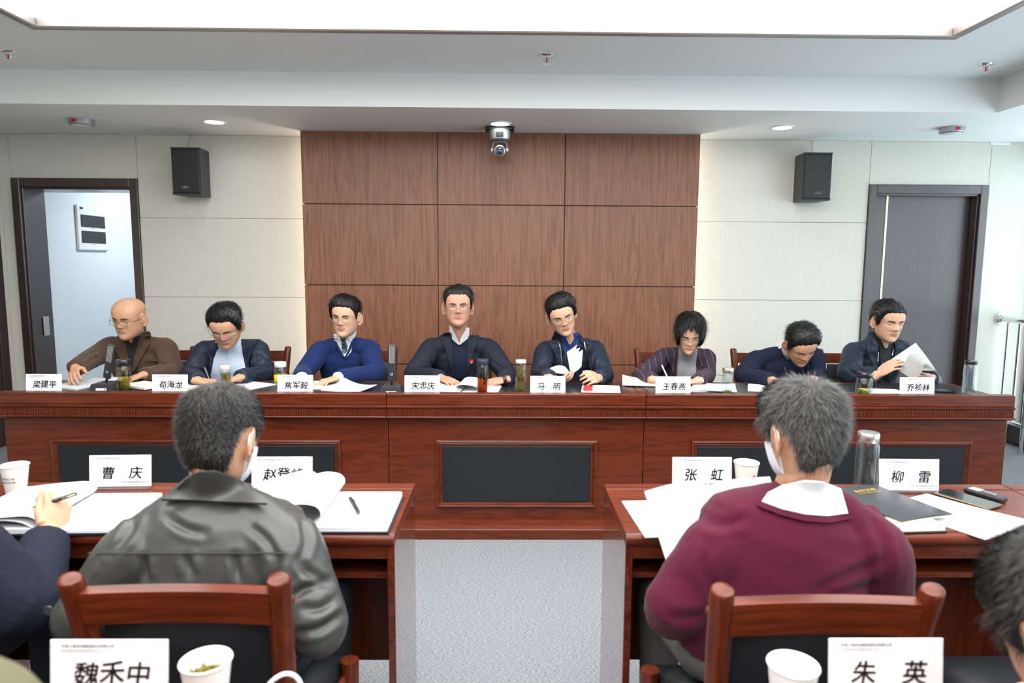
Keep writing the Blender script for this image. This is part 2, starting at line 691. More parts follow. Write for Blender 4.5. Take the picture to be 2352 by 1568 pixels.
# doors' places on the back wall
DL0, DL1, DR0, DR1, DZ = -3.881, -2.891, 2.937, 3.905, 2.115
wb = MB()
TH = 0.24
yb = WY1 + TH / 2
wb.box(((WX0 - 0.2 + DL0) / 2, yb, 1.4), (DL0 - WX0 + 0.2, TH, 2.8))
wb.box(((DL1 + DR0) / 2, yb, 1.4), (DR0 - DL1, TH, 2.8))
wb.box(((DR1 + WX1 + 0.3) / 2, yb, 1.4), (WX1 + 0.3 - DR1, TH, 2.8))
wb.box(((DL0 + DL1) / 2, yb, (DZ + 2.8) / 2), (DL1 - DL0, TH, 2.8 - DZ))
wb.box(((DR0 + DR1) / 2, yb, (DZ + 2.8) / 2), (DR1 - DR0, TH, 2.8 - DZ))
wall_back = struct(wb.build('wall_back', 'groove'))
zs = [0.0, 0.56, 1.183, 1.812, Z_SOF]


def wall_panel(x0, x1, z0, z1):
    g = 0.0012
    MB().box(((x0 + x1) / 2, WY1 - 0.005, (z0 + z1) / 2), (x1 - x0 - 2 * g, 0.010, z1 - z0 - 2 * g), 0.0015).build('wall_panel', 'wall_fabric', wall_back)


for z0, z1 in zip(zs, zs[1:]):
    wall_panel(DL1, -1.45, z0, z1)
    wall_panel(1.42, DR0, z0, z1)
wall_panel(DL0 - 0.005, DL1, DZ, Z_SOF)
wall_panel(DR0, DR1, DZ, Z_SOF)
wall_panel(WX0, DL0 - 0.005, 0, Z_SOF)
wall_panel(DR1, WX1 + 0.25, 0, Z_SOF)

# walnut feature wall: 3 x 4 boards on a recessed frame, light strips hidden behind its edges
PX0, PX1, PY = -1.536, 1.502, 5.33
fw_ = MB()
fw_.box(((PX0 + PX1) / 2, (PY + 0.03 + WY1 - 0.011) / 2, Z_SOF / 2), (PX1 - PX0 - 0.24, WY1 - 0.011 - PY - 0.03, Z_SOF))
fw_.box(((PX0 + PX1) / 2, PY + 0.024, Z_SOF / 2), (PX1 - PX0 - 0.02, 0.014, Z_SOF - 0.004))
feature = struct(fw_.build('wall_feature', 'groove'))
pxs = [PX0, -0.502, 0.4725, PX1]
pzs = [0.0, 0.676, 1.295, 1.913, Z_SOF]
for i in range(3):
    for j in range(4):
        g = 0.0035
        x0 = pxs[i] + (g if i else 0)
        x1 = pxs[i + 1] - (g if i < 2 else 0)
        gt = g if j < 3 else 0.002
        MB().box(((x0 + x1) / 2, PY + 0.008, (pzs[j] + g + pzs[j + 1] - gt) / 2), (x1 - x0, 0.016, pzs[j + 1] - gt - pzs[j] - g), 0.0012).build('wood_panel', 'walnut', feature)
for s, x in ((-1, PX0 + 0.05), (1, PX1 - 0.05)):
    MB().box((x, PY + 0.10, 1.22), (0.012, 0.012, 2.40)).build('light_strip', 'led_strip', feature)

# side and rear walls
lw = MB()
lw.box((WX0 - 0.1, (3.9 + WY1) / 2 + 0.0, 1.4), (0.2, WY1 - 4.68 + 0.0, 2.8))
struct(MB().box((WX0 - 0.1, (WY1 + WY0) / 2, 1.4), (0.2, WY1 - WY0, 2.8)).build('wall_left', 'wall_fabric'))
struct(MB().box(((WX0 + WX1) / 2, WY0 - 0.1, 1.4), (WX1 - WX0 + 0.4, 0.2, 2.8)).build('wall_rear', 'wall_fabric'))
# right wall: low kerb, head and piers around a run of windows
rw = MB()
KZ, HZ = 0.16, 2.40
rw.box((WX1 + 0.15, (WY1 + WY0) / 2, KZ / 2), (0.3, WY1 - WY0, KZ))
rw.box((WX1 + 0.15, (WY1 + WY0) / 2, (HZ + 2.8) / 2), (0.3, WY1 - WY0, 2.8 - HZ))
rw.box((WX1 + 0.15, (-1.4 + WY0) / 2, (KZ + HZ) / 2), (0.3, -1.4 - WY0, HZ - KZ))
struct(rw.build('wall_right', 'soffit_paint'))
wy = np.linspace(-1.4, WY1 - 0.02, 6)
for i in range(5):
    w = empty_struct('window_%d' % (i + 1), (WX1 + 0.12, (wy[i] + wy[i + 1]) / 2, KZ))
    hw = (wy[i + 1] - wy[i]) / 2
    H = HZ - KZ
    MB().box((0, -hw + 0.025, H / 2), (0.06, 0.05, H), 0.004).build('window_frame', 'dark_grey_plastic', w)
    MB().box((0, hw - 0.025, H / 2), (0.06, 0.05, H), 0.004).build('window_frame', 'dark_grey_plastic', w)
    MB().box((0, 0, 0.03), (0.06, 2 * hw - 0.1, 0.06), 0.004).build('window_frame', 'dark_grey_plastic', w)
    MB().box((0, 0, H - 0.03), (0.06, 2 * hw - 0.1, 0.06), 0.004).build('window_frame', 'dark_grey_plastic', w)
    MB().box((0, 0, H / 2), (0.006, 2 * hw - 0.1, H - 0.12)).build('pane', 'window_glass', w)
struct(MB().box((WX1 - 0.006, (WY1 - 0.02 + WY0) / 2, 0.08), (0.012, WY1 - WY0 - 0.02, 0.16), 0.002).build('baseboard_right', 'black_plastic'))

# ------------------------------------------------------------------ doors
FW = 0.064


def door_frame(parent, x0, x1, zt, ydeep):
    yf = WY1 - 0.026
    for a, b_ in ((x0, x0 + FW), (x1 - FW, x1)):
        MB().box(((a + b_) / 2, yf + 0.012, zt / 2), (b_ - a, 0.024, zt), 0.004).build('architrave', 'door_wood', parent)
    MB().box(((x0 + x1) / 2, yf + 0.012, zt - FW / 2 - 0.003), (x1 - x0 - 2 * FW, 0.024, FW + 0.006), 0.004).build('architrave', 'door_wood', parent)
    for a, b_ in ((x0 + 0.012, x0 + FW + 0.012), (x1 - FW - 0.012, x1 - 0.012)):
        MB().box(((a + b_) / 2, yf + 0.024 + ydeep / 2, (zt - 0.02) / 2), (b_ - a, ydeep, zt - 0.02), 0.003).build('jamb', 'door_wood', parent)
    MB().box(((x0 + x1) / 2, yf + 0.024 + ydeep / 2, zt - FW + 0.0), (x1 - x0 - 2 * FW - 0.024, ydeep, FW - 0.02), 0.003).build('head_jamb', 'door_wood', parent)


d1 = empty_struct('door_1')
door_frame(d1, DL0, DL1, DZ, 0.26)
h1 = onX(96, 750, DL0 + 0.078)
hg = MB().box((DL0 + 0.0785, 5.72, h1.z), (0.004, 0.07, 0.16), 0.001)
for q in (-0.05, 0, 0.05):
    hg.lathe([(0.009, -0.022), (0.009, 0.022)], (DL0 + 0.085, 5.685, h1.z + q), 10)
hg.build('hinge', 'brushed_steel', d1, smooth=40)
d2 = empty_struct('door_2')
door_frame(d2, DR0, DR1, DZ, 0.20)
lf = MB().box(((DR0 + DR1) / 2, WY1 + 0.10, (DZ - FW - 0.01) / 2), (DR1 - DR0 - 2 * FW - 0.03, 0.045, DZ - FW - 0.014), 0.003).build('door_leaf', 'door_wood', d2)
gx = onY(2039, 447, WY1 + 0.075).x
MB().box((gx, WY1 + 0.0755, 1.02), (0.016, 0.006, 2.02), 0.001).build('inlay_strip', 'gold_metal', lf)
lk = onY(1990, 757, WY1 + 0.06)
MB().box((DR0 + FW + 0.06, WY1 + 0.07, 1.0), (0.05, 0.014, 0.2), 0.004).build('lock_plate', 'black_plastic', lf)
MB().tube([(DR0 + FW + 0.06, WY1 + 0.07, 1.04), (DR0 + FW + 0.06, WY1 + 0.015, 1.04), (DR0 + FW + 0.16, WY1 + 0.012, 1.04)], 0.009, 8).build('handle', 'brushed_steel', lf, smooth=50)
# dark frame of the door in the left wall, just inside the picture
d3 = empty_struct('door_3')
yl = onX(9.5, 640, WX0 + 0.024).y
for y_ in (yl - 0.045, yl - 1.0):
    MB().box((WX0 + 0.012, y_, DZ / 2 - 0.03), (0.024, 0.09, DZ - 0.06), 0.004).build('architrave', 'door_wood', d3)
MB().box((WX0 + 0.012, yl - 0.52, DZ - 0.10), (0.024, 0.86, 0.08), 0.004).build('architrave', 'door_wood', d3)
MB().box((WX0 + 0.006, yl - 0.52, (DZ - 0.14) / 2), (0.012, 0.86, DZ - 0.14), 0.002).build('door_leaf', 'door_wood', d3)

# corridor beyond the open doorway
CX0, CX1, CYE = -3.95, -2.2, 8.6
cw = MB()
cw.box((CX0 - 0.05, (5.8 + CYE) / 2, 1.3), (0.1, CYE - 5.8, 2.6))
cw.box((CX1 + 0.05, (5.8 + CYE) / 2, 1.3), (0.1, CYE - 5.8, 2.6))
cw.box(((CX0 + CX1) / 2, CYE + 0.05, 1.3), (CX1 - CX0 + 0.2, 0.1, 2.6))
cw.box(((CX0 + CX1) / 2, (5.8 + CYE) / 2, 2.62), (CX1 - CX0 + 0.2, CYE - 5.8 + 0.1, 0.04))
struct(cw.build('wall_corridor', 'corridor_paint'))
cl = thing('corridor_fill_lamp', 'added fill lamp, out of view, brightening the corridor beyond the open doorway', 'fill lamp', (-3.0, 7.1, 2.60))  # added unseen lamp, stands in for the corridor's daylight
MB().lathe([(0.16, -0.03), (0.17, 0.0)], n=24).build('fill_lamp_base', 'white_plastic', cl, smooth=40)
MB().lathe([(0.0, -0.05), (0.10, -0.045), (0.155, -0.03)], n=24, cap=False).build('fill_lamp_cover', mat('corridor_fill_glow', (0.9, 0.9, 0.9), emit=(0.86, 0.95, 1.0), estr=120.0), cl, smooth=60)
# breaker box on the corridor's left wall
b0, b1 = onX(178, 520, CX0 + 0.02), onX(246, 520, CX0 + 0.02)
zt, zb_ = onX(212, 474, CX0 + 0.02).z, onX(212, 575, CX0 + 0.02).z
bb = thing('breaker_box', 'white breaker box with two smoked windows on the corridor wall', 'breaker box', (CX0, (b0.y + b1.y) / 2, (zt + zb_) / 2))
wy_, wz_ = b1.y - b0.y, zt - zb_
MB().box((0.012, 0, 0), (0.024, wy_, wz_), 0.006).build('cover', 'white_plastic', bb)
for q in (0.155, -0.20):
    MB().box((0.027, 0.0, q * wz_), (0.006, wy_ * 0.80, wz_ * 0.27), 0.003).build('smoked_window', 'dark_grey_plastic', bb)
    MB().box((0.026, 0.0, (q - 0.15) * wz_), (0.010, wy_ * 0.07, wz_ * 0.02), 0.002).build('latch', 'white_plastic', bb)
MB().box((0.0245, -wy_ * 0.36, wz_ * 0.43), (0.002, wy_ * 0.10, wz_ * 0.05)).build('type_label', 'dark_grey_plastic', bb)

# ------------------------------------------------------------------ ceiling fittings
for i, (px, py, lab) in enumerate(((492, 279, 'round recessed downlight above the loudspeaker near the open doorway'),
                                   (1149, 283, 'round recessed downlight just in front of the ceiling camera'),
                                   (1797, 292, 'round recessed downlight above the loudspeaker near the dark closed door'))):
    p = onZ(px, py, Z_SOF)
    t = thing('downlight', lab, 'downlight', p, group='recessed downlights')
    MB().lathe([(0.062, 0.0), (0.082, 0.0), (0.080, -0.006), (0.066, -0.007), (0.062, 0.0)], n=32, cap=False).build('rim', 'white_plastic', t, smooth=40)
    MB().lathe([(0.0, -0.003), (0.064, -0.003)], n=32, cap=False).build('diffuser', 'lamp_diffuser', t)
for px, py, lab in ((18, 118, 'chrome sprinkler head on the ceiling at the left edge of the photo'),
                    (1256, 126, 'chrome sprinkler head on the ceiling above the wood feature wall'),
                    (2265, 147, 'chrome sprinkler head on the ceiling near the window side')):
    p = onZ(px, py, Z_CEIL)
    t = thing('sprinkler', lab, 'sprinkler', p, group='ceiling sprinklers')
    MB().lathe([(0.0, -0.008), (0.018, -0.008), (0.036, -0.004), (0.038, 0.0)], n=24, cap=False).build('escutcheon', 'chrome', t, smooth=60)
    b_ = MB().lathe([(0.011, -0.018), (0.012, -0.006)], n=12)
    for s in (-1, 1):
        b_.tube(bez([(s * 0.010, 0, -0.016), (s * 0.014, 0, -0.030), (s * 0.004, 0, -0.046)], 4), 0.0028, 6)
    b_.build('frame', 'chrome', t, smooth=40)
    MB().lathe([(0.004, -0.040), (0.004, -0.018)], n=8).build('glass_bulb', 'red_sticker', t, smooth=40)
    MB().lathe([(0.0, -0.050), (0.017, -0.049), (0.016, -0.046), (0.0, -0.045)], n=16).build('deflector', 'chrome', t, smooth=40)
for px, py, lab in ((187, 275, 'round silver smoke detector with red label over the open doorway'),
                    (2187, 293, 'round silver smoke detector with red label near the window side')):
    p = onZ(px, py, Z_SOF)
    t = thing('smoke_detector', lab, 'smoke detector', p, group='smoke detectors')
    MB().lathe([(0.0, -0.043), (0.066, -0.042), (0.078, -0.038), (0.082, -0.034), (0.082, 0.0)], n=32).build('housing', 'silver_paint', t, smooth=40)
    MB().lathe([(0.0, -0.0455), (0.058, -0.0445), (0.062, -0.042)], n=32, cap=False).build('lens', 'off_white_plastic', t, smooth=50)
    MB().lathe([(0.0825, -0.030), (0.0825, -0.008)], n=4, cap=False, a0=R(-108), a1=R(-84)).build('red_label', 'red_sticker', t)

# ceiling camera
pc = onY(1148, 293, 5.12)
t = thing('ceiling_camera', 'silver pan and tilt conference camera hung under the ceiling before the wood wall', 'camera', (pc.x, pc.y, Z_SOF))
MB().box((0, 0.02, -0.012), (0.21, 0.13, 0.024), 0.004).build('mount_plate', 'black_plastic', t)
MB().lathe([(0.052, -0.098), (0.072, -0.090), (0.078, -0.07), (0.080, -0.028), (0.072, -0.024)], n=32).build('base', 'silver_paint', t, smooth=40)
MB().box((0, -0.0765, -0.062), (0.052, 0.008, 0.036), 0.004).build('sensor_window', 'black_plastic', t)
yk = MB()
for s in (-1, 1):
    yk.tube(bez([(0, 0, -0.103), (s * 0.035, 0, -0.108), (s * 0.050, 0, -0.125), (s * 0.052, 0, -0.165)], 5), [(0.008, 0.014)] * 16, 8)
    yk.lathe([(0.019, -0.008), (0.021, 0.006)], n=16, M=Matrix.Translation((s * 0.056, 0, -0.168)) @ Matrix.Rotation(R(90), 4, 'Y'))
yk.build('yoke', 'silver_paint', t, smooth=50)
hd = MB().lathe([(0.028, -0.045), (0.040, -0.036), (0.044, 0.0), (0.040, 0.034), (0.026, 0.042)], n=28, M=Matrix.Translation((0, 0, -0.170)) @ Matrix.Rotation(R(96), 4, 'X')).build('camera_head', 'silver_paint', t, smooth=50)
MB().lathe([(0.030, 0.0), (0.032, 0.010), (0.026, 0.012), (0.024, 0.004)], n=24, cap=False, M=Matrix.Translation((0, -0.036, -0.174)) @ Matrix.Rotation(R(96), 4, 'X')).build('lens_ring', 'black_plastic', hd, smooth=40)
MB().ball((0, -0.040, -0.174), (0.023, 0.010, 0.023)).build('lens', mat('lens_glass', (0.02, 0.03, 0.05), rough=0.04, coat=1.0), hd, smooth=180)


# loudspeakers
def speaker(px0, px1, py0, py1, rz, lab, wire_px, logo_side):
    Yf = WY1 - 0.24
    a, b_ = onY(px0, py0, Yf), onY(px1, py1, Yf)
    cx, zt, zb = (a.x + b_.x) / 2, a.z, b_.z
    H = zt - zb
    t = thing('loudspeaker', lab, 'loudspeaker', (cx, Yf + 0.13, zb), rz, group='wall loudspeakers')
    W2, D2 = 0.108, 0.115
    poly = [(-W2, -D2), (W2, -D2), (W2 * 0.80, D2), (-W2 * 0.80, D2)]
    MB().extrude(poly[::-1], 0.0, H, 'Z').build('cabinet', 'dark_grey_plastic', t)
    g = MB().box((0, -D2 - 0.006, H / 2), (2 * W2 - 0.008, 0.012, H - 0.03), 0.004)
    g.build('grille', MATS['grille'], t)
    for z_ in (0.008, H - 0.008):
        MB().box((0, -D2 - 0.005, z_), (2 * W2, 0.014, 0.012), 0.003).build('end_bar', 'dark_grey_plastic', t)
    lm = text_mesh('CMX', 0.024, bold=0.0006)
    lm.transform(Matrix.Translation((0.035 * logo_side, -D2 - 0.0135, 0.055)) @ Matrix.Rotation(R(90), 4, 'X'))
    link('logo', lm, 'white_plastic', t)
    MB().box((0, D2 + 0.03, H * 0.5), (0.06, 0.07, 0.12), 0.004).build('bracket', 'black_plastic', t)
    w0 = onY(*wire_px, WY1 - 0.02)
    wr = MB().tube(bez([(w0.x, WY1 - 0.016, Z_SOF + 0.002), (w0.x - 0.004, WY1 - 0.04, (Z_SOF + zt) / 2), (w0.x - 0.012, Yf + 0.20, zt + 0.004)], 5), 0.003, 6)
    o = wr.build('speaker_wire', 'wire_red')
    tag(o, 'thin red wire from the ceiling to the ' + ('loudspeaker by the open doorway' if cx < 0 else 'loudspeaker by the dark closed door'), 'wire', 'loudspeaker wires')


def grille():
    m, nt, b = _principled('grille')
    N, L = nt.nodes, nt.links
    tc = N.new('ShaderNodeTexCoord')
    vo = N.new('ShaderNodeTexVoronoi')
    vo.inputs['Scale'].default_value = 190
    vo.inputs['Randomness'].default_value = 0.0
    L.new(tc.outputs['Object'], vo.inputs['Vector'])
    rp = N.new('ShaderNodeValToRGB')
    rp.color_ramp.elements[0].position = 0.30
    rp.color_ramp.elements[0].color = (0.001, 0.001, 0.001, 1)
    rp.color_ramp.elements[1].position = 0.5
    rp.color_ramp.elements[1].color = (0.020, 0.021, 0.023, 1)
    L.new(vo.outputs['Distance'], rp.inputs['Fac'])
    L.new(rp.outputs[0], b.inputs['Base Color'])
    b.inputs['Roughness'].default_value = 0.5
    MATS['grille'] = m


grille()
speaker(391, 460, 337, 447, R(0), 'black loudspeaker on the wall between open doorway and wood panelling', (437, 315), -0.2)
speaker(1846, 1912, 349, 460, R(0), 'dark grey loudspeaker on the wall beside the dark closed door', (1865, 325), 0.2)
# strip of tape at the wall top near the window
tp = onY(2297, 335, WY1 - 0.012)
tag(MB().box((tp.x, WY1 - 0.012, Z_SOF - 0.012), (0.16, 0.004, 0.022), 0.001).build('wall_tape', 'white_plastic'), 'short strip of pale tape at the top of the wall above the dark door', 'tape')

# stainless railing along the windows
RX = 4.10
rl = thing('window_railing', 'polished steel railing along the window wall', 'railing', (RX, 2.3, 0))
rz_ = 1.043
MB().tube([(0, -3.6, rz_), (0, WY1 - 2.3 - 0.012, rz_)], 0.030, 16).build('top_rail', 'chrome', rl, smooth=60)
MB().tube([(0, -3.6, 0.22), (0, WY1 - 2.3 - 0.012, 0.22)], 0.016, 12).build('lower_rail', 'chrome', rl, smooth=60)
MB().lathe([(0.055, 0), (0.052, 0.012), (0.036, 0.018), (0.034, 0.03)], n=24, M=Matrix.Translation((0, WY1 - 2.3 - 0.010, rz_)) @ Matrix.Rotation(R(90), 4, 'X')).build('wall_flange', 'chrome', rl, smooth=50)
yy = WY1 - 2.3 - 0.10
while yy > -3.4:
    MB().tube([(0, yy, 0.0 if int(round(yy * 100)) % 5 == 0 else 0.22), (0, yy, rz_)], 0.011, 10).build('baluster', 'chrome', rl, smooth=60)
    yy -= 0.125
for yy in (2.9, 1.4, -0.1, -1.6, -3.2):
    MB().tube([(0, yy, 0.0), (0, yy, rz_)], 0.019, 12).build('post', 'chrome', rl, smooth=60)
# ------------------------------------------------------------------ rostrum desks (three joined units)
BRIM, BTOP = 0.785, 0.760
BY_RIM, BY_FL, BY_BODY, BY_PL, BY_BACK = 3.555, 3.545, 3.600, 3.515, 4.10
bx = [-2.655, -0.612, 0.766, 2.748]
z_of = lambda py, Y=BY_BODY: onY(1186, py, Y).z
zo0, zo1 = z_of(1164), z_of(1010)
zi0, zi1 = z_of(1151), z_of(1029)
xl = lambda px, py: onY(px, py, BY_BODY).x
panels = [(xl(118, 1010), xl(783, 1010)), (xl(1002, 1010), xl(1371, 1012)), (xl(1588, 1012), xl(2231, 1015))]
names = ('long cherry wood rostrum desk unit nearest the open doorway', 'shorter middle cherry wood rostrum desk unit facing the aisle', 'long cherry wood rostrum desk unit nearest the windows')
zb1, zb0 = z_of(931, BY_RIM), z_of(962, BY_RIM)
zf1, zf0 = z_of(943, BY_FL), z_of(957, BY_FL)
for i in range(3):
    x0, x1 = bx[i] + 0.0015, bx[i + 1] - 0.0015
    xc, W = (x0 + x1) / 2, x1 - x0
    t = thing('rostrum_desk', names[i], 'desk', (xc, BY_BODY, 0), group='rostrum desk units')
    X = lambda x: x - xc
    Yr = lambda y: y - BY_BODY
    # writing surface: wood border with a leather inlay
    top = MB().box((0, Yr((BY_BODY + BY_BACK) / 2), BTOP - 0.018), (W, BY_BACK - BY_BODY, 0.032), 0.003).build('top', 'cherry', t)
    mg = 0.05
    MB().box((0, Yr((BY_BODY + 0.02 + BY_BACK - 0.05) / 2), BTOP - 0.001), (W - 2 * mg, BY_BACK - 0.07 - BY_BODY, 0.004), 0.001).build('leather_inlay', 'leather_top', top)
    # front rim and mouldings
    MB().box((0, Yr((BY_RIM + BY_BODY + 0.012) / 2), (BRIM + zb1) / 2), (W, BY_BODY + 0.012 - BY_RIM, BRIM - zb1), 0.003).build('front_rim', 'cherry', t)
    MB().extrude([(Yr(BY_BODY), zf1), (Yr(BY_BODY), zb1), (Yr(BY_RIM + 0.004), zb1), (Yr(BY_RIM - 0.006), zb1 - 0.006), (Yr(BY_RIM - 0.004), zb1 - 0.014), (Yr(BY_RIM + 0.006), zb1 - 0.020), (Yr(BY_RIM + 0.006), zf1)][::-1], -W / 2, W / 2, 'X').build('upper_moulding', 'cherry', t)
    MB().box((0, Yr((BY_FL + 0.012 + BY_BODY) / 2), (zf1 + zf0) / 2), (W, BY_BODY - BY_FL - 0.012, zf1 - zf0)).build('frieze', 'cherry', t)
    fl = MB()
    pitch = 0.0136
    n = int(W / pitch)
    for k in range(n):
        xk = -W / 2 + (k + 0.5) * W / n
        fl.lathe([(0.0048, zf0 + 0.001), (0.0048, zf1 - 0.001)], (xk, Yr(BY_FL + 0.0115), 0), n=5, cap=False, a0=R(180), a1=R(360))
    fl.build('fluting', 'cherry_upright', t, smooth=60, kind='stuff')
    MB().extrude([(Yr(BY_BODY), zf0 - 0.022), (Yr(BY_BODY), zf0), (Yr(BY_FL - 0.002), zf0), (Yr(BY_FL - 0.004), zf0 - 0.004), (Yr(BY_FL + 0.004), zf0 - 0.010), (Yr(BY_FL + 0.025), zf0 - 0.016), (Yr(BY_FL + 0.040), zf0 - 0.022)][::-1], -W / 2, W / 2, 'X').build('lower_moulding', 'cherry', t)
    # body
    MB().box((0, Yr(BY_BODY + 0.012), (zf0 + 0.0) / 2 + 0.03), (W, 0.024, zf0 - 0.06), 0.002).build('front_panel', 'cherry', t)
    for s in (-1, 1):
        MB().box((s * (W / 2 - (0.012 if i == 1 else 0.026)), Yr((BY_BODY + 0.024 + BY_BACK - 0.04) / 2), (BTOP - 0.034) / 2), (0.018, BY_BACK - BY_BODY - 0.064, BTOP - 0.034), 0.002).build('side_panel', 'cherry_upright', t)
    # plinth
    zp = z_of(1209, BY_PL + 0.02)
    MB().box((0, Yr((BY_PL + BY_BODY) / 2) + 0.008, zp / 2 - 0.004), (W, BY_BODY - BY_PL + 0.016, zp - 0.008), 0.004).build('plinth', 'cherry', t)
    MB().extrude([(Yr(BY_BODY), zp - 0.008), (Yr(BY_BODY), zp + 0.016), (Yr(BY_BODY) - 0.02, zp + 0.014), (Yr(BY_PL + 0.03), zp + 0.004), (Yr(BY_PL + 0.004), zp - 0.008)], -W / 2, W / 2, 'X').build('plinth_moulding', 'cherry', t)
    # inset: mitred frame round a leather panel
    a, b_ = X(panels[i][0]), X(panels[i][1])
    y0 = Yr(BY_BODY)
    fwid = 0.034

    def rail(p0, p1, inward, nm='inset_frame'):
        P0, P1, I = Vector(p0), Vector(p1), Vector(inward)
        d = (P1 - P0).normalized()
        prof = [(0.0, 0.0), (0.0, 0.014), (0.010, 0.018), (0.016, 0.010), (0.020, 0.012), (0.024, 0.006), (fwid, 0.004), (fwid, 0.0)]
        vs_, n_ = [], len(prof)
        for e, sg in ((P0, 1), (P1, -1)):
            for u, h in prof:
                vs_.append(e + I * u + d * (sg * u) + Vector((0, -h, 0)))
        fs = [(k, (k + 1) % n_, (k + 1) % n_ + n_, k + n_) for k in range(n_)] + [tuple(range(n_))[::-1], tuple(range(n_, 2 * n_))]
        MB().add(vs_, fs).build(nm, 'cherry', t)

    rail((a, y0, zo1), (b_, y0, zo1), (0, 0, -1))
    rail((b_, y0, zo0), (a, y0, zo0), (0, 0, 1))
    rail((a, y0, zo0), (a, y0, zo1), (1, 0, 0))
    rail((b_, y0, zo1), (b_, y0, zo0), (-1, 0, 0))
    MB().box(((a + b_) / 2, y0 - 0.004, (zo0 + zo1) / 2), (b_ - a - 2 * fwid + 0.002, 0.012, zo1 - zo0 - 2 * fwid + 0.002), 0.004).build('leather_panel', 'leather_black', t)

# ------------------------------------------------------------------ long desks of the audience
DTOP = 0.755


def desk(label, x0, x1, yf, yb, rz=0.0):
    xc, W, D = (x0 + x1) / 2, x1 - x0, yb - yf
    t = thing('meeting_desk', label, 'desk', (xc, yf, 0), rz, group='audience desks')
    MB().box((0, 0.020 + (D - 0.058) / 2, DTOP - 0.014), (W, D - 0.058 - 0.020, 0.028), 0.002).build('top', 'cherry', t)
    MB().box((0, D - 0.027, DTOP - 0.013), (W, 0.054, 0.030), 0.003).build('back_ledge', 'cherry', t)
    ed = [(0.022, DTOP), (0.008, DTOP - 0.001), (0.001, DTOP - 0.008), (0.0, DTOP - 0.018), (0.004, DTOP - 0.028), (0.012, DTOP - 0.034), (0.022, DTOP - 0.036)]
    MB().extrude(ed, -W / 2, W / 2, 'X').build('front_edge', 'cherry', t, smooth=50)
    MB().box((0, 0.030, DTOP - 0.052), (W - 0.040, 0.020, 0.046), 0.002).build('apron', 'cherry', t)
    for s in (-1, 1):
        MB().box((s * (W / 2 - 0.011), D / 2 + 0.006, (DTOP - 0.030) / 2), (0.020, D - 0.018, DTOP - 0.030), 0.0015).build('side_panel', 'cherry_gloss', t)
    MB().box((0, D - 0.075, 0.19 + (DTOP - 0.030 - 0.19) / 2), (W - 0.044, 0.016, DTOP - 0.030 - 0.19), 0.001).build('modesty_panel', 'cherry_upright', t)
    MB().box((0, 0.06 + (D - 0.145) / 2, 0.615), (W - 0.044, D - 0.145, 0.016), 0.001).build('shelf', 'cherry', t)
    return t


DYF, DYB = 1.752, 2.176
desk('cherry wood meeting desk in front of the man in the grey jacket', -1.61, -0.287, DYF, DYB + 0.003, R(-0.25))
desk('cherry wood meeting desk at the left edge of the photo, before the navy sleeve', -2.94, -1.614, DYF, DYB)
desk('cherry wood meeting desk in front of the man in the maroon sweater', 0.335, 1.655, DYF, DYB)
desk('cherry wood meeting desk at the right edge of the photo, next to the phone', 1.659, 2.98, DYF, DYB)
NYF, NYB = 0.66, 1.085
desk('nearest cherry wood desk on the left, under the cup of green tea', -1.62, -0.30, NYF, NYB)
desk('nearest cherry wood desk on the right, under the blurred paper cup', 0.335, 1.655, NYF, NYB)


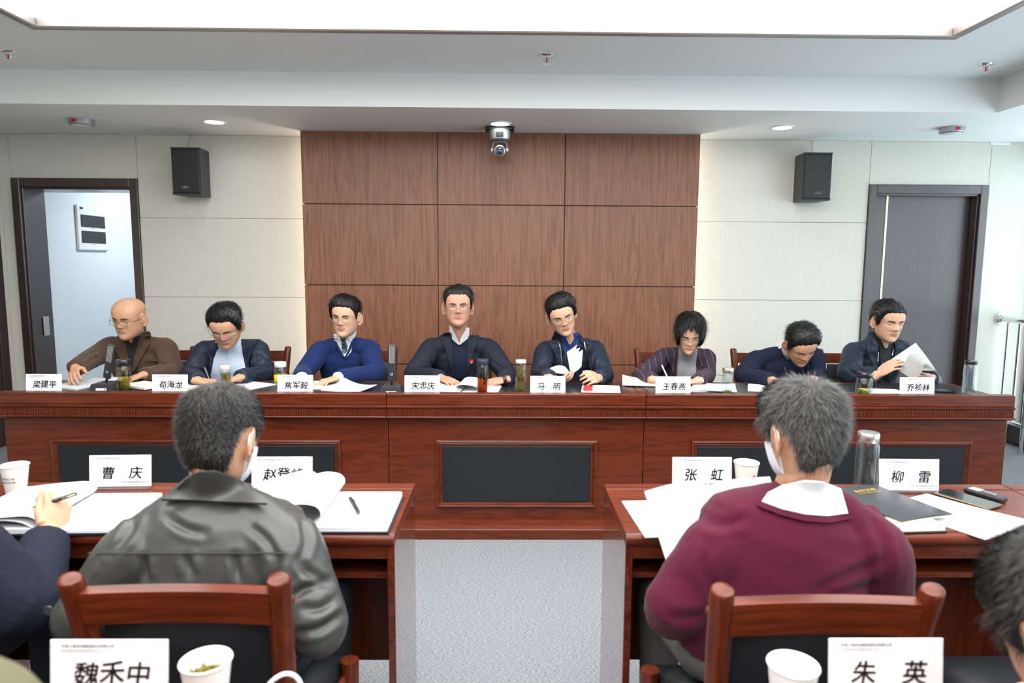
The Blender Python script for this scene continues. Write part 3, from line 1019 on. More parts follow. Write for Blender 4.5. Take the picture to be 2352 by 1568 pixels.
# ------------------------------------------------------------------ chairs
def make_chair():
    t = thing('conference_chair', 'x', 'chair')
    hw = 0.200
    for s in (-1, 1):
        path = [(s * (hw - 0.018), 0.06, 0.0), (s * (hw - 0.016), 0.045, 0.25), (s * (hw - 0.014), 0.035, 0.46), (s * (hw - 0.012), 0.018, 0.62), (s * (hw - 0.006), -0.004, 0.76), (s * hw, -0.030, 0.875), (s * hw, -0.036, 0.895)]
        pp = bez(path, 5)
        rr = [(0.021, 0.024)] * (len(pp) - 5) + [(0.0205, 0.0235), (0.019, 0.022), (0.016, 0.0185), (0.011, 0.013), (0.004, 0.005)]
        MB().tube(pp, rr, 12, upv=(0, 1, 0)).build('back_post', 'cherry_upright', t, smooth=60)
        MB().ball((s * (hw + 0.020), -0.012, 0.835), (0.004, 0.009, 0.009), 10, 6).build('screw_cap', 'cherry_upright', t, smooth=180)
        MB().tube(bez([(s * (hw + 0.040), 0.365, 0.462), (s * (hw + 0.040), 0.365, 0.45), (s * (hw + 0.036), 0.365, 0.28), (s * (hw + 0.028), 0.36, 0.0)], 5), [(0.010, 0.012), (0.018, 0.020)] + [(0.022, 0.024)] * 14, 12, upv=(0, 1, 0)).build('front_leg', 'cherry_upright', t, smooth=60)
        MB().tube([(s * (hw - 0.012), 0.06, 0.41), (s * (hw + 0.030), 0.37, 0.41)], [(0.024, 0.011)] * 2, 8, upv=(0, 0, 1)).build('seat_rail', 'cherry', t)
    rl_ = MB()
    rows = []
    for k in range(9):
        u = k / 8 * 2 - 1
        x = u * (hw - 0.018)
        bow = 0.018 * (1 - u * u)
        rows.append([(x, -0.042 - bow * -1.0 * 0.6, 0.862), (x, -0.020 + bow * 0.6, 0.868), (x, -0.012 + bow * 0.6, 0.80), (x, -0.030 + bow * 0.6, 0.79), (x, -0.042 + bow * 0.6, 0.862)])
    n = 4
    vs_ = [p for r_ in rows for p in r_[:4]]
    fs = []
    for k in range(8):
        for j in range(4):
            fs.append((k * 4 + j, k * 4 + (j + 1) % 4, (k + 1) * 4 + (j + 1) % 4, (k + 1) * 4 + j))
    fs += [(0, 1, 2, 3), (35, 34, 33, 32)]
    MB().add(vs_, [f[::-1] for f in fs]).build('top_rail', 'cherry', t)
    # padded back
    g = []
    for side, off in ((-1, -0.012), (1, 0.030)):
        for iz in range(7):
            for ix in range(9):
                u, v = ix / 8 * 2 - 1, iz / 6 * 2 - 1
                puff = 0.022 * (1 - u ** 6) * (1 - v ** 6)
                z = 0.655 + v * 0.135
                yb = 0.045 - 0.075 * (z - 0.46) ** 1.0 * 0.9 + 0.008 * (1 - u * u)
                g.append((u * (hw - 0.036), yb - 0.012 + (off * 0.5) + side * puff * 0.8, z))
    W_ = 9
    fs = []
    for iz in range(6):
        for ix in range(8):
            a = iz * W_ + ix
            fs.append((a, a + 1, a + W_ + 1, a + W_))
            b_ = a + 63
            fs.append((b_, b_ + W_, b_ + W_ + 1, b_ + 1))
    ed = [j for j in range(9)] + [r_ * 9 + 8 for r_ in range(1, 7)] + [54 + j for j in range(7, -1, -1)] + [r_ * 9 for r_ in range(5, 0, -1)]
    for a, b_ in zip(ed, ed[1:] + ed[:1]):
        fs.append((b_, a, a + 63, b_ + 63))
    MB().add(g, fs).build('back_cushion', 'leather_black', t, smooth=60)
    MB().box((0, 0.015, 0.50), (2 * hw - 0.05, 0.022, 0.04), 0.004).build('lower_rail', 'cherry', t)
    # seat
    g, fs = [], []
    for side in (0, 1):
        for iy in range(7):
            for ix in range(9):
                u, v = ix / 8 * 2 - 1, iy / 6 * 2 - 1
                puff = (1 - u ** 6) * (1 - v ** 6)
                g.append((u * (hw - 0.004 + 0.030 * v), 0.235 + v * 0.185, 0.425 if side == 0 else 0.445 + 0.045 * puff))
    for iy in range(6):
        for ix in range(8):
            a = iy * 9 + ix
            fs.append((a, a + 9, a + 10, a + 1))
            b_ = a + 63
            fs.append((b_, b_ + 1, b_ + 10, b_ + 9))
    for a, b_ in zip(ed, ed[1:] + ed[:1]):
        fs.append((a, b_, b_ + 63, a + 63))
    MB().add(g, fs).build('seat', 'leather_black', t, smooth=60)
    return t


CHAIR = make_chair()
_first = [True]


def place_chair(x, y, rz, label, group):
    c = CHAIR if _first[0] else copy_tree(CHAIR)
    _first[0] = False
    c.location = (x, y, 0)
    c.scale = (1, 1, 0.975)
    c.rotation_euler = (0, 0, rz)
    c['label'] = label
    c['group'] = group
    return c


place_chair(-0.632, 1.30, R(0), 'cherry wood chair with black leather back behind the man in the grey jacket', 'audience chairs')
place_chair(0.618, 1.255, R(0), 'cherry wood chair with black leather back behind the man in the maroon sweater', 'audience chairs')
place_chair(-1.42, 1.20, R(4), 'chair under the navy coat at the left edge of the photo', 'audience chairs')
place_chair(1.30, 1.29, R(0), 'empty chair with grey leather seat at the bottom right, beside the maroon sweater', 'audience chairs')
far_chair_px = [(375, 'brown corduroy jacket'), (593, 'light blue shirt writing beside the corduroy jacket'), (840, 'blue sweater and tie'), (1060, 'dark suit with a red badge'), (1310, 'navy jacket holding up a booklet'), (1530, 'purple pinstripe blazer'), (1752, 'navy sweater bent low over the desk'), (1952, 'navy jacket reading before the dark door')]
for px, who in far_chair_px:
    p = onY(px, 810, 4.80)
    place_chair(p.x, 4.80, R(180), 'cherry wood chair behind the person in the ' + who, 'chairs behind the rostrum')
# ------------------------------------------------------------------ people
mat('skin_a', (0.50, 0.272, 0.170), rough=0.48, spec=0.35, noise=(60.0, 0.05))
mat('skin_b', (0.56, 0.325, 0.215), rough=0.46, spec=0.35, noise=(60.0, 0.05))
mat('skin_c', (0.48, 0.250, 0.170), rough=0.50, spec=0.35, noise=(60.0, 0.05))
mat('lip', (0.36, 0.155, 0.115), rough=0.4)
mat('lip_rose', (0.55, 0.13, 0.14), rough=0.35)
mat('eye_white', (0.62, 0.58, 0.54), rough=0.25)
mat('iris', (0.012, 0.008, 0.006), rough=0.15)
mat('hair_black', (0.0055, 0.0052, 0.0056), rough=0.45, spec=0.3, bump=(260.0, 0.6, (1, 0.25, 0.25), 0.004))
mat('hair_strand', (0.0075, 0.007, 0.007), rough=0.34, spec=0.5)
mat('hair_brownblack', (0.011, 0.009, 0.0075), rough=0.5, bump=(300.0, 0.7, (1, 0.4, 0.4), 0.004))
mat('hair_grey', (0.095, 0.093, 0.088), rough=0.5, spec=0.4)
mat('hair_midgrey', (0.024, 0.022, 0.020), rough=0.55, bump=(300.0, 0.7, (1, 0.4, 0.4), 0.004))
mat('brow', (0.035, 0.024, 0.018), rough=0.7)
mat('frame_silver', (0.55, 0.54, 0.52), rough=0.2, metal=1.0)
mat('frame_dark', (0.03, 0.025, 0.03), rough=0.25, metal=0.6)
mat('white_cotton', (0.64, 0.65, 0.67), rough=0.8, bump=(90.0, 0.15, (1, 1, 1), 0.003))
mat('pale_blue_cotton', (0.52, 0.60, 0.74), rough=0.8, bump=(60.0, 0.2, (1, 1, 1), 0.004))
mat('navy_shell', (0.013, 0.019, 0.034), rough=0.55, spec=0.25, bump=(26.0, 0.5, (1, 1, 1), 0.01))
mat('navy_shell_b', (0.016, 0.024, 0.040), rough=0.5, spec=0.25, bump=(22.0, 0.5, (1, 1, 1), 0.01))
mat('navy_suit', (0.0125, 0.0155, 0.026), rough=0.75, spec=0.25, bump=(18.0, 0.35, (1, 1, 1), 0.01))
mat('navy_knit', (0.0095, 0.0135, 0.032), rough=0.9, spec=0.25, bump=(30.0, 0.35, (1, 1, 1), 0.01))
mat('blue_knit', (0.009, 0.021, 0.085), rough=0.9, spec=0.2, sheen=0.04, bump=(30.0, 0.4, (1, 1, 1), 0.01))
mat('maroon_knit', (0.066, 0.0045, 0.0185), rough=0.9, spec=0.2, sheen=0.06, bump=(20.0, 0.35, (1, 1, 1), 0.012))
mat('grey_shell', (0.047, 0.047, 0.044), rough=0.40, spec=0.5, bump=(14.0, 0.35, (1, 1, 1), 0.012))
mat('navy_wool', (0.011, 0.014, 0.026), rough=0.9, spec=0.25, bump=(60.0, 0.4, (1, 1, 1), 0.006))
mat('olive_cotton', (0.105, 0.095, 0.048), rough=0.8, bump=(30.0, 0.3, (1, 1, 1), 0.008))
mat('black_cotton', (0.008, 0.009, 0.011), rough=0.75, bump=(40.0, 0.3, (1, 1, 1), 0.006))
mat('dark_green_knit', (0.012, 0.016, 0.012), rough=0.9, bump=(90.0, 0.3, (1, 1, 1), 0.004))
mat('grey_knit', (0.27, 0.27, 0.275), rough=0.9, sheen=0.2, noise=(140.0, 0.12), bump=(120.0, 0.2, (1, 1, 1), 0.003))
mat('trouser_grey', (0.085, 0.080, 0.078), rough=0.85, bump=(20.0, 0.4, (1, 1, 1), 0.01))
mat('trouser_navy', (0.016, 0.019, 0.028), rough=0.85, bump=(20.0, 0.4, (1, 1, 1), 0.01))
mat('shoe_black', (0.01, 0.01, 0.01), rough=0.3)
mat('mask_white', (0.80, 0.83, 0.86), rough=0.85, bump=(60.0, 0.15, (1, 1, 0.2), 0.003))
mat('badge_gold', (0.85, 0.55, 0.12), rough=0.3, metal=0.5)
mat('zip_metal', (0.55, 0.50, 0.42), rough=0.3, metal=0.9)


def lens_mat():
    m = MATS['window_glass'].copy()
    m.name = 'spectacle_lens'
    for n in m.node_tree.nodes:
        if n.type == 'MATH' and n.operation == 'MULTIPLY_ADD':
            n.inputs[1].default_value = 0.15
            n.inputs[2].default_value = 0.02
    MATS['spectacle_lens'] = m


lens_mat()


def corduroy():
    m, nt, b = _principled('corduroy')
    N, L = nt.nodes, nt.links
    tc = N.new('ShaderNodeTexCoord')
    wv = N.new('ShaderNodeTexWave')
    wv.bands_direction = 'X'
    wv.inputs['Scale'].default_value = 58.0
    wv.inputs['Distortion'].default_value = 0.6
    L.new(tc.outputs['Object'], wv.inputs['Vector'])
    nz = N.new('ShaderNodeTexNoise')
    nz.inputs['Scale'].default_value = 16.0
    L.new(tc.outputs['Object'], nz.inputs['Vector'])
    rp = N.new('ShaderNodeValToRGB')
    rp.color_ramp.elements[0].color = (0.036, 0.017, 0.009, 1)
    rp.color_ramp.elements[1].color = (0.098, 0.050, 0.028, 1)
    L.new(wv.outputs['Fac'], rp.inputs['Fac'])
    L.new(rp.outputs[0], b.inputs['Base Color'])
    b.inputs['Roughness'].default_value = 0.85
    b.inputs['Sheen Weight'].default_value = 0.08
    ad = N.new('ShaderNodeMath')
    ad.operation = 'ADD'
    L.new(wv.outputs['Fac'], ad.inputs[0])
    L.new(nz.outputs['Fac'], ad.inputs[1])
    bp = N.new('ShaderNodeBump')
    bp.inputs['Strength'].default_value = 0.35
    bp.inputs['Distance'].default_value = 0.004
    L.new(ad.outputs[0], bp.inputs['Height'])
    L.new(bp.outputs[0], b.inputs['Normal'])
    MATS['corduroy'] = m


corduroy()


def striped(name, base, line, kind):
    """pinstripe, plaid or dotted cloth"""
    m, nt, b = _principled(name)
    N, L = nt.nodes, nt.links
    tc = N.new('ShaderNodeTexCoord')
    mx = N.new('ShaderNodeMix')
    mx.data_type = 'RGBA'
    mx.inputs[6].default_value = (*base, 1)
    mx.inputs[7].default_value = (*line, 1)
    if kind == 'dots':
        vo = N.new('ShaderNodeTexVoronoi')
        vo.inputs['Scale'].default_value = 150
        vo.inputs['Randomness'].default_value = 0.1
        L.new(tc.outputs['Object'], vo.inputs['Vector'])
        rp = N.new('ShaderNodeValToRGB')
        rp.color_ramp.elements[0].position = 0.26
        rp.color_ramp.elements[0].color = (1, 1, 1, 1)
        rp.color_ramp.elements[1].position = 0.34
        rp.color_ramp.elements[1].color = (0, 0, 0, 1)
        L.new(vo.outputs['Distance'], rp.inputs['Fac'])
        L.new(rp.outputs[0], mx.inputs[0])
    else:
        acc = None
        for d in (('X',) if kind == 'pin' else ('X', 'Z')):
            wv = N.new('ShaderNodeTexWave')
            wv.bands_direction = d
            wv.inputs['Scale'].default_value = 7.5 if kind == 'pin' else 22.0
            wv.inputs['Distortion'].default_value = 0.8
            L.new(tc.outputs['Object'], wv.inputs['Vector'])
            rp = N.new('ShaderNodeValToRGB')
            rp.color_ramp.elements[0].position = 0.985 if kind == 'pin' else 0.55
            rp.color_ramp.elements[1].position = 0.998 if kind == 'pin' else 0.65
            L.new(wv.outputs['Fac'], rp.inputs['Fac'])
            if acc is None:
                acc = rp.outputs[0]
            else:
                ad = N.new('ShaderNodeMath')
                ad.operation = 'MULTIPLY_ADD'
                ad.inputs[1].default_value = 0.5
                L.new(acc, ad.inputs[0])
                hf = N.new('ShaderNodeMath')
                hf.operation = 'MULTIPLY'
                hf.inputs[1].default_value = 0.5
                L.new(rp.outputs[0], hf.inputs[0])
                L.new(hf.outputs[0], ad.inputs[2])
                acc = ad.outputs[0]
        L.new(acc, mx.inputs[0])
    L.new(mx.outputs[2], b.inputs['Base Color'])
    b.inputs['Roughness'].default_value = 0.8
    b.inputs['Sheen Weight'].default_value = 0.02
    MATS[name] = m


striped('purple_pinstripe', (0.026, 0.010, 0.024), (0.16, 0.14, 0.16), 'pin')
striped('blue_plaid', (0.006, 0.016, 0.075), (0.012, 0.055, 0.26), 'plaid')
striped('dotted_tie', (0.006, 0.008, 0.018), (0.30, 0.42, 0.52), 'dots')


def remesh(me, voxel, it=2, fac=0.5):
    o = bpy.data.objects.new('remesh_tmp', me)
    COL.objects.link(o)
    r_ = o.modifiers.new('r', 'REMESH')
    r_.mode = 'VOXEL'
    r_.voxel_size = voxel
    if it:
        s_ = o.modifiers.new('s', 'SMOOTH')
        s_.iterations = it
        s_.factor = fac
    dg = bpy.context.evaluated_depsgraph_get()
    out = bpy.data.meshes.new_from_object(o.evaluated_get(dg))
    bpy.data.objects.remove(o)
    bpy.data.meshes.remove(me)
    return out


# ---- head form: rings from chin (z=0) to crown (z=.236); front is -Y
_HZ = np.array([0.000, 0.008, 0.020, 0.035, 0.050, 0.070, 0.090, 0.110, 0.125, 0.142, 0.160, 0.180, 0.200, 0.216, 0.228, 0.236])
_HW = np.array([0.016, 0.030, 0.042, 0.052, 0.059, 0.0645, 0.0685, 0.0715, 0.0735, 0.0755, 0.077, 0.0755, 0.068, 0.055, 0.036, 0.004])
_HF = np.array([0.072, 0.083, 0.088, 0.087, 0.086, 0.087, 0.088, 0.089, 0.089, 0.092, 0.091, 0.085, 0.072, 0.054, 0.034, 0.003])
_HB = np.array([0.000, 0.005, 0.018, 0.040, 0.055, 0.072, 0.085, 0.093, 0.097, 0.100, 0.101, 0.099, 0.088, 0.070, 0.044, 0.004])
HC = 0.120                                 # height of the head's centre above the chin
EXPO = 2.0 / 2.35


class Head:
    def __init__(s, wide=1.0, jaw=1.0, nose=1.0):
        s.wide, s.jaw, s.nose = wide, jaw, nose

    def dims(s, z):
        w = np.interp(z, _HZ, _HW) * s.wide
        w = w * (1 + (s.jaw - 1) * np.clip((0.10 - z) / 0.07, 0, 1))
        return w, np.interp(z, _HZ, _HF), np.interp(z, _HZ, _HB)

    def bump(s, x, z):
        g = lambda cx, cz, sx, sz: np.exp(-((x - cx) / sx) ** 2 - ((z - cz) / sz) ** 2)
        ax = np.abs(x)
        ga = lambda cx, cz, sx, sz: np.exp(-((ax - cx) / sx) ** 2 - ((z - cz) / sz) ** 2)
        nz = np.interp(z, [0.078, 0.086, 0.094, 0.104, 0.118, 0.132, 0.142], [0.0, 0.010, 0.021, 0.017, 0.010, 0.004, 0.0]) * s.nose
        nw = np.interp(z, [0.085, 0.095, 0.110, 0.130], [0.014, 0.0125, 0.0095, 0.0085])
        d = nz * np.exp(-(ax / nw) ** 2)
        d = d + 0.006 * ga(0.014, 0.090, 0.006, 0.006)
        d = d - 0.0085 * ga(0.031, 0.122, 0.016, 0.010)
        d = d + 0.0030 * ga(0.028, 0.143, 0.022, 0.007)
        d = d + 0.0035 * ga(0.044, 0.098, 0.016, 0.016)
        d = d + 0.0050 * g(0, 0.062, 0.022, 0.011) - 0.0030 * g(0, 0.046, 0.020, 0.006)
        d = d - 0.0022 * ga(0.028, 0.074, 0.006, 0.012)
        d = d + 0.0045 * g(0, 0.022, 0.018, 0.012)
        return d

    def surf(s, az, z, off=0.0):
        w, f, b_ = s.dims(z)
        sn, cs = np.sin(az), np.cos(az)
        x = w * np.sign(sn) * np.abs(sn) ** EXPO
        y = np.where(cs > 0, -f, b_) * np.abs(cs) ** EXPO
        y = y - np.where(cs > 0, s.bump(x, z) * np.clip(cs * 2, 0, 1), 0)
        if np.any(off):
            cx = np.stack([x, y * 0.9, (z - 0.125) * 1.0], -1)
            n = cx / np.maximum(np.linalg.norm(cx, axis=-1, keepdims=True), 1e-6)
            o = np.asarray(off)[..., None] if np.ndim(off) else off
            p = np.stack([x, y, z - HC], -1) + n * o
            return p
        return np.stack([x, y, z - HC], -1)

    def face(s, x, z, off=0.0):
        """point on the front of the face at lateral x and height z above the chin"""
        w, f, b_ = s.dims(z)
        sn = min(0.999, (abs(x) / w)) ** (1 / EXPO)
        cs = math.sqrt(max(0.0, 1 - sn * sn))
        y = -f * cs ** EXPO - s.bump(np.array(x), np.array(z)) * min(1, cs * 2)
        return Vector((x, float(y) - off, z - HC))

    def mesh(s, mb, M):
        n, zz = 56, np.concatenate([np.linspace(0, 0.03, 6), np.linspace(0.034, 0.15, 36), np.linspace(0.156, 0.236, 14)])
        az = np.linspace(0, 2 * math.pi, n, endpoint=False)
        P = s.surf(az[None, :] + zz[:, None] * 0, zz[:, None] + az[None, :] * 0)
        vs_ = [Vector(p) for p in P.reshape(-1, 3)]
        k = len(zz)
        fs = [(i * n + j, i * n + (j + 1) % n, (i + 1) * n + (j + 1) % n, (i + 1) * n + j) for i in range(k - 1) for j in range(n)]
        fs.append(tuple(range(n))[::-1])
        fs.append(tuple((k - 1) * n + j for j in range(n)))
        mb.add(vs_, fs, M)
        for sg in (-1, 1):
            E = M @ Matrix.Translation((sg * 0.0770 * s.wide, 0.010, 0.108 - HC)) @ Matrix.Rotation(-sg * R(26), 4, 'Z') @ Matrix.Scale(1.12, 4) @ Matrix.Rotation(R(8), 4, 'X')
            mb.ball((0, 0, 0), 1.0, 12, 8, M=None) if False else None
            mb.add(*_ball(0.0075, 0.0165, 0.028), E)
            pts = [(sg * 0.005, 0.016 * math.cos(a) + 0.002, 0.031 * math.sin(a)) for a in np.linspace(R(-70), R(205), 14)]
            mb.tube(pts, [0.0048 - 0.0012 * abs(q / 13 * 2 - 1) for q in range(14)], 6, M=E)
            mb.add([Vector(v) + Vector((sg * 0.001, -0.004, -0.030)) for v in _ball(0.006, 0.008, 0.009)[0]], _ball(0.006, 0.008, 0.009)[1], E)


def _ball(a, b_, c):
    m_ = MB().ball((0, 0, 0), (a, b_, c), 12, 8)
    return m_.v, m_.f


def hand(mb, W, d, n, side, curl=(20, 25, 15), spread=3.0, size=1.0, thumb=(0.55, 0.65, 0.25)):
    """hand at wrist W, fingers along d, palm faces n, thumb towards +side * (d x n)"""
    d = Vector(d).normalized()
    n = Vector(n)
    n = (n - d * n.dot(d)).normalized()
    t = d.cross(n) * side
    W = Vector(W)
    s = size
    lat = (0.031, 0.0105, -0.0105, -0.030)
    ln = (0.070, 0.078, 0.073, 0.057)
    kx = (0.086, 0.090, 0.086, 0.078)
    rr = (0.0092, 0.0094, 0.0090, 0.0080)
    mb.tube([W - d * 0.03, W, W + d * 0.02 * s], [(0.020 * s, 0.027 * s)] * 3, 12, upv=n)
    mb.tube([W + d * 0.012 * s, W + d * 0.045 * s, W + d * 0.080 * s], [(0.015 * s, 0.030 * s), (0.0145 * s, 0.038 * s), (0.012 * s, 0.039 * s)], 14, upv=n)
    tips = []
    for i in range(4):
        K = W + d * kx[i] * s + t * lat[i] * s
        mb.tube([W + d * 0.02 * s + t * lat[i] * 0.5 * s, K], [0.013 * s, rr[i] * 1.12 * s], 8)
        a = R(spread) * (1.5 - i)
        dd = (d * math.cos(a) + t * math.sin(a)).normalized()
        ang = 0.0
        P = [K]
        L = ln[i] * s
        cu = curl[i] if hasattr(curl[0], '__len__') else curl
        for q, fr in enumerate((0.46, 0.30, 0.24)):
            ang += R(cu[q])
            P.append(P[-1] + (dd * math.cos(ang) + n * math.sin(ang)) * L * fr)
        PP = bez(P, 3)
        k = len(PP)
        mb.tube(PP, [rr[i] * s * (1.0 - 0.22 * q / (k - 1)) for q in range(k - 1)] + [rr[i] * 0.5 * s], 8)
        mb.ball(PP[-2], rr[i] * 0.78 * s, 8, 6)
        tips.append(P[-1])
    T0 = W + d * 0.020 * s + t * 0.022 * s
    td = (d * thumb[0] + t * thumb[1] + n * thumb[2]).normalized()
    T1 = T0 + td * 0.042 * s
    td2 = (d * (thumb[0] + 0.35) + t * (thumb[1] - 0.35) + n * thumb[2]).normalized()
    T2 = T1 + td2 * 0.034 * s
    T3 = T2 + (td2 + n * 0.15).normalized() * 0.026 * s
    mb.tube([T0, T1, T2, T3], [0.0155 * s, 0.0120 * s, 0.0105 * s, 0.0070 * s], 8)
    mb.ball(T3, 0.0075 * s, 8, 6)
    return tips, T3


def wrinkle(me, amp, scale, seed, aniso=(1, 1, 1), mask=None, soft=False):
    off = Vector((seed * 3.1, seed * 1.7, seed * 0.9))
    nv = len(me.vertices)
    nr = np.empty(nv * 3, dtype=np.float32)
    me.vertex_normals.foreach_get('vector', nr)
    nr = nr.reshape(-1, 3)
    co = np.empty(nv * 3, dtype=np.float32)
    me.vertices.foreach_get('co', co)
    co = co.reshape(-1, 3)
    d = np.zeros(nv)
    for i in range(nv):
        x, y, z = co[i]
        v = Vector((x * scale * aniso[0], y * scale * aniso[1], z * scale * aniso[2])) + off
        a = mnoise.noise(v)
        b_ = mnoise.noise(v * 2.3)
        if soft:
            c_ = mnoise.noise(v * 0.6 + Vector((7.7, 3.3, 1.1)))
            d[i] = 0.5 * c_ + 0.45 * math.sin((x * 0.6 + z * 0.9 + y) * 38.0 + 6.0 * a) * max(0.0, c_ + 0.15) + 0.25 * b_
            continue
        d[i] = 0.55 * a - 0.9 * max(0.0, 1 - 5.0 * abs(a)) ** 1.5 - 0.35 * max(0.0, 1 - 5.0 * abs(b_)) ** 1.5 + 0.2 * b_
    if mask is not None:
        d = d * mask(co)
    co = co + nr * (d * amp)[:, None]
    me.vertices.foreach_set('co', co.astype(np.float32).ravel())
    me.update()


HAIRLINES = {
    'short': [(0, .197), (20, .198), (36, .197), (50, .178), (60, .150), (70, .126), (78, .100), (86, .100), (92, .140), (104, .142), (114, .120), (124, .080), (140, .058), (180, .050)],
    'side': [(0, .192), (20, .191), (38, .186), (52, .170), (62, .146), (70, .124), (76, .102), (84, .102), (90, .140), (104, .142), (114, .115), (124, .072), (140, .055), (180, .046)],
    'crop': [(0, .188), (30, .188), (50, .176), (62, .155), (72, .125), (80, .110), (88, .118), (92, .145), (106, .145), (116, .115), (128, .060), (145, .030), (180, .022)],
    'bob': [(0, .180), (12, .196), (28, .176), (42, .155), (55, .125), (68, .085), (85, .050), (100, .040), (130, .020), (180, .012)],
}


def hair(H, M, person, style, top, side, sweep, nstr, m_shell, m_str, seed, slen=0.024, swid=0.0011, grey=0.0, m_grey='hair_grey', lift=0.35, flow=None, thin=None, back=True):
    rnd = np.random.RandomState(seed)
    tab = HAIRLINES[style]
    aa, hh = np.array([a for a, _ in tab], float), np.array([h for _, h in tab])

    def hl(azd):
        a = np.abs((azd + 180) % 360 - 180)
        return np.interp(a, aa, hh) + 0.0013 * np.sin(np.radians(azd) * 17 + seed) + 0.0012 * np.sin(np.radians(azd) * 41 + 2 * seed)

    def thick(azd, z):
        a = np.abs((azd + 180) % 360 - 180)
        up = np.clip((z - hl(azd)) / (0.014 + 0.020 * np.clip(1 - a / 75.0, 0, 1)), -1, 1)
        T = side + (top - side) * np.clip((z - 0.150) / 0.055, 0, 1)
        T = T + sweep * np.sin(np.radians(azd)) * 0.004
        fr = np.clip(1 - a / 50.0, 0, 1) * np.clip((z - 0.17) / 0.03, 0, 1)
        T = T + 0.004 * fr * (1 if top > 0.012 else 0)
        return np.where(up > 0, T * np.minimum(1, up) ** 0.75, up * 0.006)

    n, zz = 84, np.concatenate([np.linspace(0.008, 0.15, 44), np.linspace(0.154, 0.236, 24)])
    az = np.linspace(0, 2 * math.pi, n, endpoint=False)
    A, Z = np.meshgrid(az, zz)
    T = thick(np.degrees(A), Z)
    J = np.array([[mnoise.noise(Vector((math.sin(a) * 9 + seed, math.cos(a) * 9, z * 60))) for a in az] for z in zz])
    T = np.where(T > 0, T * (1 + 0.16 * J), T - 0.002)
    P = H.surf(A, Z, T)
    k = len(zz)
    vs_ = [tuple(p) for p in P.reshape(-1, 3)]
    keep = (T > -0.0058)
    fs = []
    for i in range(k - 1):
        for j in range(n):
            q = (i * n + j, i * n + (j + 1) % n, (i + 1) * n + (j + 1) % n, (i + 1) * n + j)
            if keep[i, j] or keep[i, (j + 1) % n] or keep[i + 1, j] or keep[i + 1, (j + 1) % n]:
                fs.append(q)
    fs.append(tuple((k - 1) * n + j for j in range(n)))
    mb = MB().add(vs_, fs, M)
    mb.build('hair', m_shell, person, smooth=180, world=True)
    ms, mg = MB(), MB()
    azs = rnd.uniform(0, 2 * math.pi, nstr * 3)
    zs_ = 0.236 - 0.19 * rnd.uniform(0, 1, nstr * 3) ** 1.15
    tt = thick(np.degrees(azs), zs_)
    ok = np.where(tt > 0.003)[0][:nstr]
    B = H.surf(azs[ok], zs_[ok], tt[ok] - 0.0010)
    B1 = H.surf(azs[ok], zs_[ok], tt[ok] + 0.01)
    Nn = B1 - B
    Nn /= np.linalg.norm(Nn, axis=1, keepdims=True)
    for q in range(len(ok)):
        p, nn = Vector(B[q]), Vector(Nn[q])
        if flow is not None:
            fl = flow(p, azs[ok[q]])
        else:
            # hair falls from the crown; the fringe is combed forward and to one side
            crown = Vector((0.012 * sweep, 0.055, 0.112))
            fl = (p - crown)
            if back and p.y < 0.015 and p.z > 0.045:
                k_ = min(1.0, (0.015 - p.y) / 0.04)
                fl = fl.normalized() * (1 - k_) + Vector((0.9 * (1 if sweep >= 0 else -1), 0.75, 0.5)).normalized() * k_
        fl = fl - nn * fl.dot(nn)
        if fl.length < 1e-5:
            fl = Vector((0, -1, 0))
        fl.normalize()
        jit = Vector(rnd.normal(0, 0.22, 3))
        fl = (fl + jit).normalized()
        L = slen * rnd.uniform(0.6, 1.25)
        if thin is not None:
            L *= thin(p)
        p1 = p + fl * L * 0.5 + nn * L * lift * 0.55
        p2 = p + fl * L + nn * L * lift * 0.75 * rnd.uniform(0.2, 1.2)
        sd = fl.cross(nn)
        if sd.length < 1e-6:
            continue
        sd = sd.normalized() * swid * rnd.uniform(0.7, 1.3)
        tgt = mg if rnd.rand() < grey else ms
        tgt.add([p - sd, p + sd, p1 + sd * 0.8, p1 - sd * 0.8, p2], [(0, 1, 2, 3), (3, 2, 4)], M)
    if ms.f:
        ms.build('hair_strands', m_str, person, world=True, kind='stuff')
    if mg.f:
        mg.build('grey_hair_strands', m_grey, person, world=True, kind='stuff')


